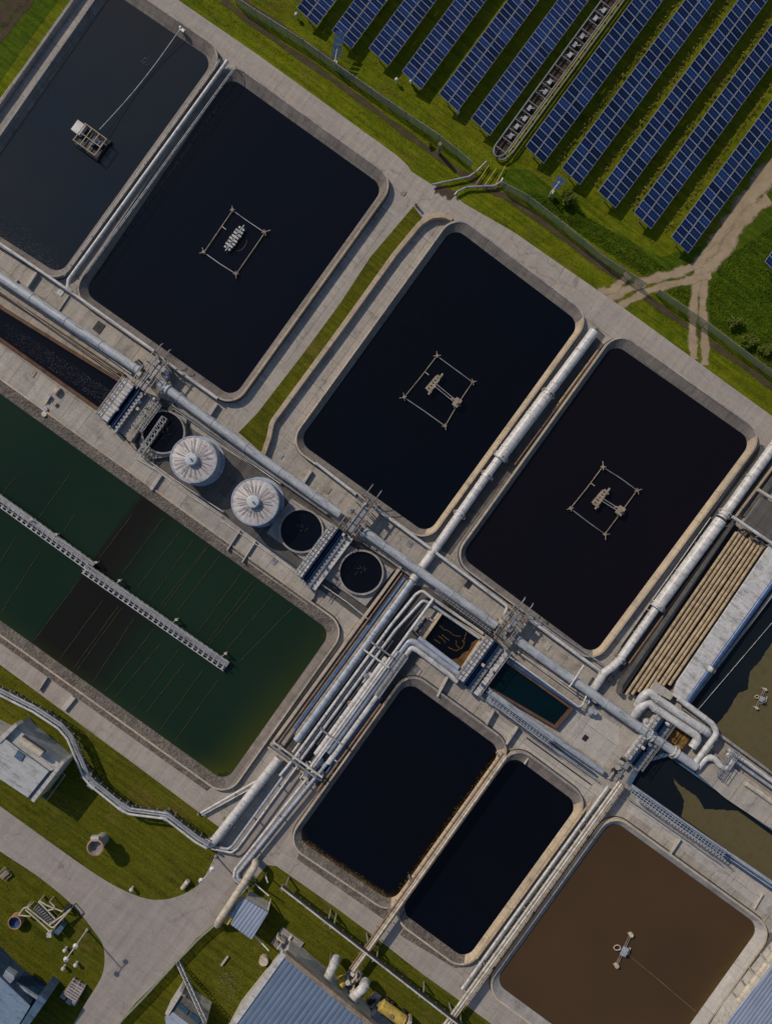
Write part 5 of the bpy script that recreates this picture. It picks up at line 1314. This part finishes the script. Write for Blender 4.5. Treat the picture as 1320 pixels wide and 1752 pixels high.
# ------------------------------------------------------------------ buildings at the bottom
t = building('pump_house', 'white flat-roofed building on the lawn at the left edge', [(-50, 1232), (6, 1262), (33, 1283), (84, 1320), (48, 1365), (-50, 1300)], 6.0, 'whitewall', 'roofgrey')
Z = 6.0
def part_prism(t, nm, poly, z0, z1, mat): mb = MB(); mb.prism([P(x, y, z1) for x, y in poly], z0, z1, True); return mb.build(nm, mat, t)
part_prism(t, 'lower_roof', [(6, 1262), (28, 1240), (34, 1250), (100, 1305), (105, 1312), (84, 1320), (33, 1283)], 0, 5.2, 'roofgrey')
part_prism(t, 'parapet', [(106, 1301), (111, 1304), (58, 1373), (53, 1369)], 0, 6.2, 'whitewall')
part_prism(t, 'parapet', [(-10, 1270), (26, 1237), (31, 1241), (0, 1272)], 4, 6.2, 'whitewall')
part_prism(t, 'gutter', [(84, 1321), (94, 1324), (54, 1368), (48, 1365)], 3, 5.6, 'bluewall')
mb = MB(); mb.tube([P(36, 1266, 6.6), P(72, 1291, 6.6)], .62, 14); smooth_angle(mb.build('roof_tank', 'cream', t))
mb = MB(); mb.tube([P(40, 1259, 6.2), P(78, 1286, 6.2)], .25, 8); mb.build('roof_pipe', 'dark', t)
part_prism(t, 'skylight', [(31, 1284), (42, 1292), (36, 1303), (24, 1295)], Z, Z + .25, 'bluewall')
mb = MB(); a, b, c_ = P(100, 1318, 3.), P(112, 1326, 3.), P(80, 1370, 3.); mb.beam(a, b, .1); mb.beam(b, c_, .12); mb.beam(c_, c_ - Vector((1, -1, 0)), .1); mb.build('side_rail', 'steel', t)

t = building('workshop', 'blue building with a pale slate roof at the bottom left corner', [(-60, 1610), (0, 1672), (52, 1722), (20, 1775), (-60, 1775)], 5.5, 'bluewall', 'slateblue')
part_prism(t, 'canopy', [(10, 1660), (25, 1670), (24, 1676), (3, 1700), (-6, 1692)], 3.5, 4.8, 'lightblue')
part_prism(t, 'canopy', [(68, 1702), (80, 1712), (40, 1768), (30, 1762)], 0, 5.6, 'bluewall')
part_prism(t, 'louvre_bay', [(24, 1676), (68, 1704), (52, 1726), (4, 1692)], 0, 3.2, 'blue')
for k in range(3): part_prism(t, 'louvre', [(26 + k * 8, 1680 + k * 6), (66 + k * 0, 1708), (64, 1711), (24 + k * 8, 1683 + k * 6)], 3.2, 3.5 + k * .1, 'lightblue')
t = building('process_hall', 'big hall with a ribbed blue roof at the bottom edge', [(488, 1636), (640, 1762), (560, 1900), (370, 1800), (396, 1752)], 7.0, 'whitewall', 'bluecorr', over=.5)
part_prism(t, 'gutter', [(483, 1630), (489, 1635), (365, 1808), (358, 1804)], 6.2, 7.15, 'white')
part_prism(t, 'eave', [(489, 1631), (648, 1760), (642, 1766), (484, 1637)], 6.0, 7.1, 'brownsteel')
t = building('small_shed', 'shed with a pale blue ribbed roof beside the cream duct', [(419, 1538), (459, 1562), (430, 1608), (394, 1582)], 4.0, 'whitewall', 'paleblue', 'shed')
pipe('big cream duct beside the ribbed roof shed', [(437, 1474, 1.2), (436, 1482, 3.0), (376, 1574, 3.0), (372, 1582, 1.5)], .62, 'cream', bend=1.2, joints=6)
part_prism(t, 'awning', [(400, 1545), (410, 1551), (390, 1583), (378, 1577)], 2.2, 2.6, 'yellow')
part_prism(t, 'door', [(405, 1548), (418, 1540), (398, 1572), (392, 1570)], 1, 3., 'bluepipe')
for (a, b, lb) in [((454, 1498), (458, 1510), 'thin white strut standing near the cream duct top'), ((436, 1512), (460, 1533), 'thin pipe arm between cream duct and shed'), ((462, 1543), (458, 1560), 'thin bent strut at the right corner of the shed'), ((435, 1600), (460, 1627), 'thin pale pipe from the shed to the hall corner')]:
    mb = MB(); p0, p1 = P(*a, 1.), P(*b, 3.); mb.tube([p0, p1], .12, 6); mb.tube([(p0.x, p0.y, 0), p0], .12, 6); tag(mb.build('strut', 'white'), lb, 'strut')
t = building('greenhouse', 'small building with pale green roof and dark skylights at the bottom', [(286, 1738), (310, 1700), (358, 1735), (345, 1790), (290, 1790)], 3.5, 'whitewall', 'yard', 'building')
part_prism(t, 'parapet', [(282, 1735), (307, 1696), (312, 1699), (288, 1738)], 0, 4.0, 'whitewall')
part_prism(t, 'roof_panel', [(282, 1740), (296, 1732), (345, 1768), (330, 1790), (290, 1790)], 3.5, 3.8, 'tankwall')
part_prism(t, 'skylight', [(302, 1722), (308, 1716), (324, 1730), (318, 1737)], 3.5, 3.75, 'glass')
part_prism(t, 'skylight', [(322, 1738), (328, 1732), (346, 1746), (338, 1753)], 3.5, 3.75, 'glass')
part_prism(t, 'cornice', [(307, 1697), (318, 1704), (316, 1707), (306, 1700)], 3.5, 3.9, 'brownsteel')
# lean mast over lawn
truss('lattice_mast', 'thin leaning lattice mast over the lower lawn beside the small building', 'mast', P(305, 1643, .3), P(352, 1745, 5.5), .6, .5, 'steel', 12)
# duct group at hall side
def duct(label, pts, r, mat='cream'): return pipe(label, pts, r, mat, joints=2.5, bend=1.6, name='duct')
duct('upper curved white duct on the hall side', [(575, 1640, 2.), (570, 1652, 4.), (562, 1670, 4.), (556, 1684, 3.)], .75, 'white')
duct('lower curved white duct on the hall side', [(625, 1680, 2.), (622, 1690, 4.), (604, 1706, 4.), (598, 1724, 3.)], .8, 'white')
mb = MB(); o_ = P(585, 1673, 0); mb.tube([(o_.x, o_.y, .3), (o_.x, o_.y, 2.2)], .7, 12); mb.lathe((o_.x, o_.y, 0), [(.7, 2.2), (.3, 2.9), (.05, 2.95)], 12); tag(mb.build('hopper', 'yellow'), 'yellow hopper between the two curved ducts', 'hopper')
clutter('fan_skid', 'white fan housing at the foot of the rusty pipe bridge', 'fan', (602, 1670), (3.2, 2.4), 6, ['white', 'cream', 'dark', 'white'], 2.2, 41)
clutter('fan_skid', 'machinery under the lower duct beside the hall', 'fan', (640, 1722), (4.5, 3.2), 9, ['dark', 'steel', 'cream', 'dark'], 1.6, 42)
clutter('fan_skid', 'grey machinery on the hall top corner', 'fan', (492, 1612), (3.4, 4.5), 9, ['steel', 'cream', 'wall', 'lightblue', 'brownsteel'], 2.4, 43)
mb = MB(); o_ = P(452, 1640, 0); mb.tube([(o_.x, o_.y, 0), (o_.x, o_.y, 1.)], .8, 12); tag(mb.build('barrel', 'cream'), 'squat cream barrel at the left corner of the hall', 'barrel')
struct(sheet('yard', [(478, 1612), (500, 1605), (560, 1660), (700, 1775), (640, 1790), (560, 1720)], .06, 'wall'))
def tanker():
    o = P(672, 1735, 1.9); t = thing('tank_trailer', 'yellow tank trailer parked on the grass at the hall corner', 'trailer', (o.x, o.y, 0)); d = Vector((VV.x, VV.y, 0)); s_ = Vector((UU.x, UU.y, 0)); q = lambda x, y, z: Vector((o.x, o.y, 0)) + d * x + s_ * y + Vector((0, 0, z))
    mb = MB(); mb.tube([q(-2.6, 0, 1.7), q(-2.4, 0, 1.7), q(2.2, 0, 1.7), q(2.4, 0, 1.7)], [.7, 1.05, 1.05, .7], 16); smooth_angle(mb.build('tank', 'yellow', t), 50)
    mb = MB(); mb.box(q(0, 0, .6), (5.6, 1.4, .2), d); mb.build('chassis', 'dark', t)
    for x in (-1.6, -.7, 1.8):
        for y in (-.9, .9): mb = MB(); mb.tube([q(x, y - .15, .45), q(x, y + .15, .45)], .45, 12); mb.build('wheel', 'dark', t)
    mb = MB(); mb.box(q(2.9, 0, 1.6), (.5, 2.2, 2.), d); mb.build('end_plate', 'cream', t)
    mb = MB(); mb.tube([q(-.3, 0, 2.7), q(-.3, 0, 2.95)], .35, 10); mb.build('hatch', 'brownsteel', t)
tanker()
# right bottom building
t = building('settling_house', 'building with a streaky pale blue roof at the bottom right corner', [(1330, 1640), (1350, 1620), (1450, 1690), (1400, 1850), (1215, 1800), (1250, 1740)], 5.0, 'whitewall', 'paleblue')
duct('cream pipe beside the streaky blue roof', [(1310, 1648, 3.5), (1262, 1712, 3.5)], .45, 'cream')
duct('cream manifold pipe at the yellow grass by the brown pond', [(1330, 1625, 3.), (1312, 1645, 3.), (1322, 1662, 3.)], .5, 'cream')
clutter('valve_group', 'cream valves at the corner of the streaky blue roof', 'valves', (1256, 1710), (2, 3), 8, ['cream', 'white', 'brownsteel'], 3.0, 51)
clutter('valve_group', 'valves at the upper corner of the streaky blue roof', 'valves', (1312, 1632), (2.5, 2.5), 8, ['cream', 'white', 'brownsteel'], 3.0, 52)
struct(sheet('yellow_grass', [(1246, 1718), (1256, 1725), (1235, 1790), (1190, 1800)], .12, 'lawn'))
wallrun('boundary_wall', 'dark wall right of the brown pond rim', 'wall', [(1322, 1600), (1180, 1800)], .5, .9, 'yard')

# ------------------------------------------------------------------ lawn objects
def lamp(label, base, head, ang):
    o = P(base[0], base[1], 0); t = thing('street_lamp', label, 'lamp', (o.x, o.y, 0), 'street lamps by the driveway'); d = Vector((math.cos(ang), math.sin(ang), 0)); h = 7.5
    mb = MB(); mb.tube([(o.x, o.y, 0), (o.x, o.y, h)], [.14, .09], 8); mb.build('pole', 'white', t)
    mb = MB(); mb.tube([(o.x, o.y, 0), (o.x, o.y, .4)], .28, 10); mb.build('base', 'wall', t)
    for k in (-1, 1):
        e = Vector((o.x, o.y, h)) + d * 1.3 * k; mb = MB(); mb.tube([(o.x, o.y, h), e + Vector((0, 0, .15))], .07, 6); a = mb.build('arm', 'white', t)
        mb = MB(); mb.lathe((e.x, e.y, h), [(.10, .25), (.42, .05), (.46, -.1), (.2, -.18)], 12); mb.build('lamp_head', 'white', t)
lamp('twin-headed white street lamp on the bottom left lawn by the driveway', (150, 1590), None, .95)
lamp('twin-headed white street lamp beside the fat white pipe end', (370, 1464), None, .8)
def hopper_tower():
    c = P(163, 1450, 4.); o = Vector((c.x, c.y, 0)); t = thing('bucket_tower', 'grey open-topped round hopper on the middle of the left lawn', 'hopper', (o.x, o.y, 0))
    mb = MB(); mb.lathe(o, [(1.0, 0), (1.0, 1.6), (1.35, 4.), (1.2, 4.), (.9, 2.9)], 20); smooth_angle(mb.build('bowl', 'wall', t), 30)
    mb = MB(); mb.lathe(o, [(1.36, 3.9), (1.42, 4.05), (1.18, 4.1)], 20, False); mb.build('rim', 'terracotta', t)
    mb = MB(); mb.box(o + Vector((-.1, 1.4, 3.6)), (1.3, .7, .9)); mb.build('hood', 'white', t)
    mb = MB(); mb.beam(o + Vector((-1.3, -.6, 3)), o + Vector((-2.3, -1.4, 0)), .1); mb.build('ladder', 'steel', t)
hopper_tower()
def tub():
    c = P(25, 1579, 1.5); o = Vector((c.x, c.y, 0)); t = thing('round_tub', 'round tub with a terracotta rim and blue inside on the bottom left lawn', 'tub', (o.x, o.y, 0))
    mb = MB(); mb.lathe(o, [(1.15, 0), (1.15, 1.5), (.98, 1.5), (.98, .5)], 28); smooth_angle(mb.build('wall', 'terracotta', t)); mb = MB(); mb.lathe(o, [(.97, 1.44), (.9, .7), (.05, .55)], 28); smooth_angle(mb.build('lining', 'bluepipe', t))
tub()
def skid():
    o = P(72, 1572, 0); t = thing('filter_press', 'white tube-framed machine with a dark slatted belt on the bottom left lawn', 'machine', (o.x, o.y, 0)); q = lambda x, y, z: P(x / 6.6, 1540 + y / 6.6, z)
    mb = MB(); c = [q(430, 50, 1.6), q(640, 260, 1.6), q(560, 280, 1.2), q(380, 90, 1.2)]; mb.prism([c[0], c[1], c[2], c[3]], .6, 1.5); mb.build('belt', 'yard', t)
    for k in range(9):
        a = q(430 + 23 * k, 50 + 23 * k, 1.6); b = q(385 + 20 * k, 90 + 21 * k, 1.6); mb = MB(); mb.beam(a, b, .12); mb.build('slat', 'steel', t)
    for pts in ([(300, 80), (440, 190), (600, 320), (810, 95)], [(290, 110), (420, 220), (580, 370)], [(440, 20), (540, 120), (630, 220)], [(450, 10), (530, 60), (710, 130)], [(220, 160), (270, 90), (330, 80)], [(210, 170), (345, 185)], [(540, 120), (640, 90), (560, 20)], [(560, 280), (690, 190), (810, 95)]):
        mb = MB(); w = [q(x, y, 2.) for x, y in pts]; mb.tube(fillet(w, .5), .13, 6); mb.tube([w[0], (w[0].x, w[0].y, 0)], .1, 6); mb.tube([w[-1], (w[-1].x, w[-1].y, 0)], .1, 6); mb.build('tube_frame', 'cream', t)
    mb = MB(); mb.box(q(690, 310, .9), (1.7, .9, 1.6), (UU.x, UU.y, 0)); mb.build('housing', 'bluewall', t)
    mb = MB(); mb.box(q(570, 380, 1.2), (.8, .7, 1.2)); mb.build('motor', 'white', t)
    mb = MB(); mb.box(q(770, 90, 1.), (.9, .7, 1.4)); mb.build('control_box', 'dark', t)
skid()
def pallets():
    o = P(132, 1689, 0); t = thing('pallet_stack', 'stack of grey timber pallets on the bottom left lawn', 'pallets', (o.x, o.y, 0)); d = Vector((.57, .82, 0)); s_ = Vector((.82, -.57, 0))
    for lv in range(4):
        mb = MB(); a = random.uniform(-.06, .06); dd = (d + s_ * a).normalized(); ss = Vector((dd.y, -dd.x, 0)); z = .15 + lv * .35; off = Vector((random.uniform(-.15, .15), random.uniform(-.15, .15), 0))
        for k in range(6): mb.box(o + off + dd * (k - 2.5) * .48 + Vector((0, 0, z + .12)), (.32, 2.5, .06), dd)
        for k in range(3): mb.box(o + off + ss * (k - 1) * 1.1 + Vector((0, 0, z)), (2.9, .14, .18), dd)
        mb.build('pallet', 'palletwood', t)
    for i, (x, y) in enumerate(((-1.9, .3), (-1.7, -1.), (-1.6, 1.0))):
        mb = MB(); p = o + d * x + s_ * y; mb.box(p + Vector((0, 0, .6)), (1.2, 1.0, .9), d); mb.tube([p + Vector((0, 0, 1.)), p + Vector((0, 0, 1.4))], .35, 8); mb.build('crate', 'steel', t)
M['palletwood'] = painted('pale_timber', (.42, .38, .38), .9, 0, .35)
pallets()
def bollardish(x, y, lb, kind=0):
    p = P(x, y, 0); d = Vector((UU.x, UU.y, 0)); t = thing('ground_vent', lb, 'vent', (p.x, p.y, 0))
    mb = MB(); mb.tube([p, p + Vector((0, 0, 1.1))], .25, 12); mb.build('stack', 'white', t); mb = MB(); mb.lathe(p, [(.34, 1.0), (.36, 1.1), (.2, 1.3), (.04, 1.33)], 12); smooth_angle(mb.build('cap', 'white', t))
    if kind: mb = MB(); mb.tube([p - d * 1.5 + Vector((0, 0, .5)), p + d * .3 + Vector((0, 0, .7))], .4, 10); smooth_angle(mb.build('barrel', 'cream', t))
bollardish(228, 1518, 'white capped vent at the lawn tip beside the driveway')
bollardish(322, 1506, 'white barrel vent with cream body on the lawn edge by the driveway', 1)
bollardish(115, 1696 - 75, 'white capped vent below the left street lamp', 0)
bollardish(133, 1646, 'cream and white vent nearest the pallet stack', 0)
bollardish(112, 1652, 'small white vent left of the cream vent by the pallets', 0)
bollardish(264, 1536, 'tiny vent on the lower lawn kerb', 0) if 0 else None
mb = MB(); p = P(11, 1493, 0); mb.box(p + Vector((0, 0, .75)), (1.6, .9, .08), (.75, .66, 0))
for k in (-1, 1): mb.box(p + Vector((0, 0, .45)) + Vector((-.66, .75, 0)) * .8 * k, (1.6, .3, .06), (.75, .66, 0)); mb.beam(p + Vector((.6 * k, .5 * k, 0)), p + Vector((.6 * k, .5 * k, .75)), .1); mb.beam(p + Vector((.6 * k, .5 * k, .4)) - Vector((-.66, .75, 0)) * .8, p + Vector((.6 * k, .5 * k, .4)) + Vector((-.66, .75, 0)) * .8, .08)
tag(mb.build('picnic_table', 'wood'), 'small dark picnic table on the lawn at the left edge', 'table')
mb = MB(); p = P(385, 1672 - 30, 0); mb.box(p + Vector((0, 0, .25)), (2.0, .3, .4), (UU.x, UU.y, 0)); tag(mb.build('concrete_block', 'pale'), 'narrow concrete block lying on the lower lawn', 'block')
p = P(711, 352, 0); mb = MB(); mb.tube([(p.x, p.y, .1), (p.x, p.y, 1.6)], .25, 8); tag(mb.build('bollard', 'tanpipe'), 'brown bollard at the tip of the grass strip', 'bollard')

# ------------------------------------------------------------------ vegetation
def leafclump(mb, c, rx, ry, rz, n, s0=.12, s1=.28):
    for i in range(n):
        a = random.uniform(0, 6.283); r = random.random() ** .5; z = random.random()
        k = math.sqrt(max(0, 1 - (z * .9) ** 2))
        p = Vector((c[0] + rx * r * k * math.cos(a), c[1] + ry * r * k * math.sin(a), c[2] + rz * z))
        s_ = random.uniform(s0, s1); n1 = Vector((random.gauss(0, 1), random.gauss(0, 1), random.gauss(0, 1))).normalized(); n2 = n1.cross(Vector((0, 0, 1))); n2 = n2.normalized() if n2.length > .1 else Vector((1, 0, 0))
        mb.add([p - n1 * s_, p - n2 * s_ * .5, p + n1 * s_, p + n2 * s_ * .5], [[0, 1, 2, 3]])
def shrub(label, x, y, r, h, mat='leaf', n=500):
    p = P(x, y, 0); t = thing('shrub', label, 'shrub', (p.x, p.y, 0))
    mb = MB(); 
    for k in range(9):
        a = random.uniform(0, 6.28); rr = random.uniform(0, r * .7); leafclump(mb, (p.x + rr * math.cos(a), p.y + rr * math.sin(a), h * random.uniform(.1, .5)), r * .45, r * .45, h * .5, n // 9)
    mb.build('foliage', mat, t)
    mb = MB()
    for k in range(4): a = k * 1.6; mb.beam(p, p + Vector((math.cos(a) * r * .5, math.sin(a) * r * .5, h * .6)), .07)
    mb.build('stem', 'wood', t)
shrub('round bright bush beside the white mast below the solar rows', 966, 346, 1.5, 2.6, n=900)
shrub('dark leafy bush in the meadow right of the dirt track', 1252, 552, 1.5, 1.8, n=700)
shrub('leafy bush in the meadow near the right edge fence', 1280, 585, 1.8, 1.6, n=700)
shrub('low bush by the fence at the right edge', 1308, 600, 1.6, 1.5, n=600)
shrub('small bush in the shade by the bent barrier pipes', 735, 250, .5, .8, n=120)
shrub('scrubby bush between the ditch and left street fence', 432, 1502, .9, 1.2, n=250)
def tufts(name, fn, n, s0, s1, mat, label):
    mb = MB()
    for i in range(n):
        x, y = fn(); p = P(x, y, .02)
        for k in range(2):
            a = random.uniform(0, 6.28); s_ = random.uniform(s0, s1); d = Vector((math.cos(a), math.sin(a), 0)) * s_ * .5; e = Vector((random.gauss(0, .6), random.gauss(0, .6), .45)) * s_
            mb.add([p - d * .8, p + d * .8, p + e + d * .3, p + e - d * .3], [[0, 1, 2, 3]])
    o = mb.build(name, mat); o['kind'] = 'stuff'; o['label'] = label; o['category'] = 'grass'
def inside(poly):
    def f(x, y):
        c = False; n = len(poly)
        for i in range(n):
            a, b = poly[i], poly[i - 1]
            if (a[1] > y) != (b[1] > y) and x < (b[0] - a[0]) * (y - a[1]) / (b[1] - a[1]) + a[0]: c = not c
        return c
    return f
TP = [q for p_, w_ in trk for q in arc_pts(p_, 2)]
def rnd_in(poly):
    f0 = inside(poly); f = lambda x, y: f0(x, y) and (x < 1000 or min((x - a) ** 2 + (y - b) ** 2 for a, b in TP) > 130); xs = [p[0] for p in poly]; ys = [p[1] for p in poly]
    def g():
        while True:
            x, y = random.uniform(min(xs), max(xs)), random.uniform(min(ys), max(ys))
            if f(x, y): return x, y
    return g
tufts('grass_tufts', rnd_in([(310, -5), (500, -5), (860, 200), (1200, 470), (1330, 560), (1330, 715), (1080, 532), (700, 285), (440, 88)]), 9000, .06, .17, 'grass', 'short grass growing on the verge beside the perimeter road')
tufts('meadow_tufts', rnd_in([(880, 325), (960, 340), (1130, 455), (1200, 470), (1330, 380), (1330, 640), (1200, 540)]), 7000, .1, .3, 'lush', 'thick meadow growth between the fence and the solar rows')
tufts('lawn_tufts', rnd_in(A_low + A_edge), 5000, .08, .2, 'lawn', 'short lawn around the white flat-roofed building')
tufts('lawn_tufts', rnd_in(B_edge + [(-10, 1752), (-10, 1457)]), 3500, .08, .2, 'lawn', 'short lawn with brown patches at the bottom left')
tufts('lawn_tufts', rnd_in([(457, 1482), (573, 1554), (840, 1755), (210, 1755), (340, 1608)]), 6000, .08, .22, 'lawn', 'rough lawn around the shed and hall')
tufts('flower_patch', lambda: (random.gauss(392, 11), random.gauss(1682, 20)), 500, .08, .18, 'weed', 'pale weeds flowering on the lower lawn')
tufts('lawn_tufts', rnd_in([(707, 353), (722, 372), (583, 563), (463, 723), (450, 777), (408, 740), (583, 517)]), 2500, .08, .2, 'lawn', 'short grass in the strip between the ponds')
# hedge-like growth in the gaps between the right solar rows
mb = MB()
for i in range(6, 10):
    L = rows[i][0]; s0 = (L[0] + 50, L[1] + 32)
    ln = (s0[1] + 20) / .807; k = 0.
    while k < ln:
        x = s0[0] + .59 * k; y = s0[1] - .807 * k; q = P(x + 6 + random.uniform(-3, 3), y - 2 + random.uniform(-3, 3), 0)
        leafclump(mb, (q.x, q.y, 0), .35, .35, random.uniform(.3, .7), 10, .1, .22); k += random.uniform(3, 8)
o = mb.build('row_growth', 'leafdry'); o['kind'] = 'stuff'; o['label'] = 'low yellowish growth between the right solar rows'; o['category'] = 'weeds'

# ------------------------------------------------------------------ camera, light
cam = bpy.data.cameras.new('Camera'); co = bpy.data.objects.new('Camera', cam); COL.objects.link(co)
co.location = (0, 0, H); cam.sensor_fit = 'VERTICAL'; cam.sensor_height = 24
cam.lens = 12 / (87.6 / H); cam.clip_end = 2000; scene.camera = co
sdir = Vector((.66, -.75)).normalized()      # direction shadows fall
el = math.radians(40)
sun = bpy.data.lights.new('Sun', 'SUN'); sun.energy = 3.5; sun.angle = math.radians(.6); sun.color = (1, .855, .69)
so = bpy.data.objects.new('Sun', sun); COL.objects.link(so)
ld = Vector((sdir.x * math.cos(el), sdir.y * math.cos(el), -math.sin(el)))
so.rotation_euler = ld.to_track_quat('-Z', 'Y').to_euler(); so.location = (-60, 70, 90)
w = bpy.data.worlds.new('World'); scene.world = w; w.use_nodes = True; nt = w.node_tree
sky = nt.nodes.new('ShaderNodeTexSky'); sky.sky_type = 'NISHITA'; sky.sun_disc = False
sky.sun_elevation = el; az = math.atan2(-sdir.x, -sdir.y); sky.sun_rotation = az
bg = nt.nodes['Background']; nt.links.new(sky.outputs[0], bg.inputs[0]); bg.inputs[1].default_value = .105
scene.view_settings.view_transform = 'Standard'; scene.view_settings.look = 'None'; scene.view_settings.exposure = -.3; scene.view_settings.gamma = 1
for o in scene.objects:
    if '_o' in o: del o['_o']
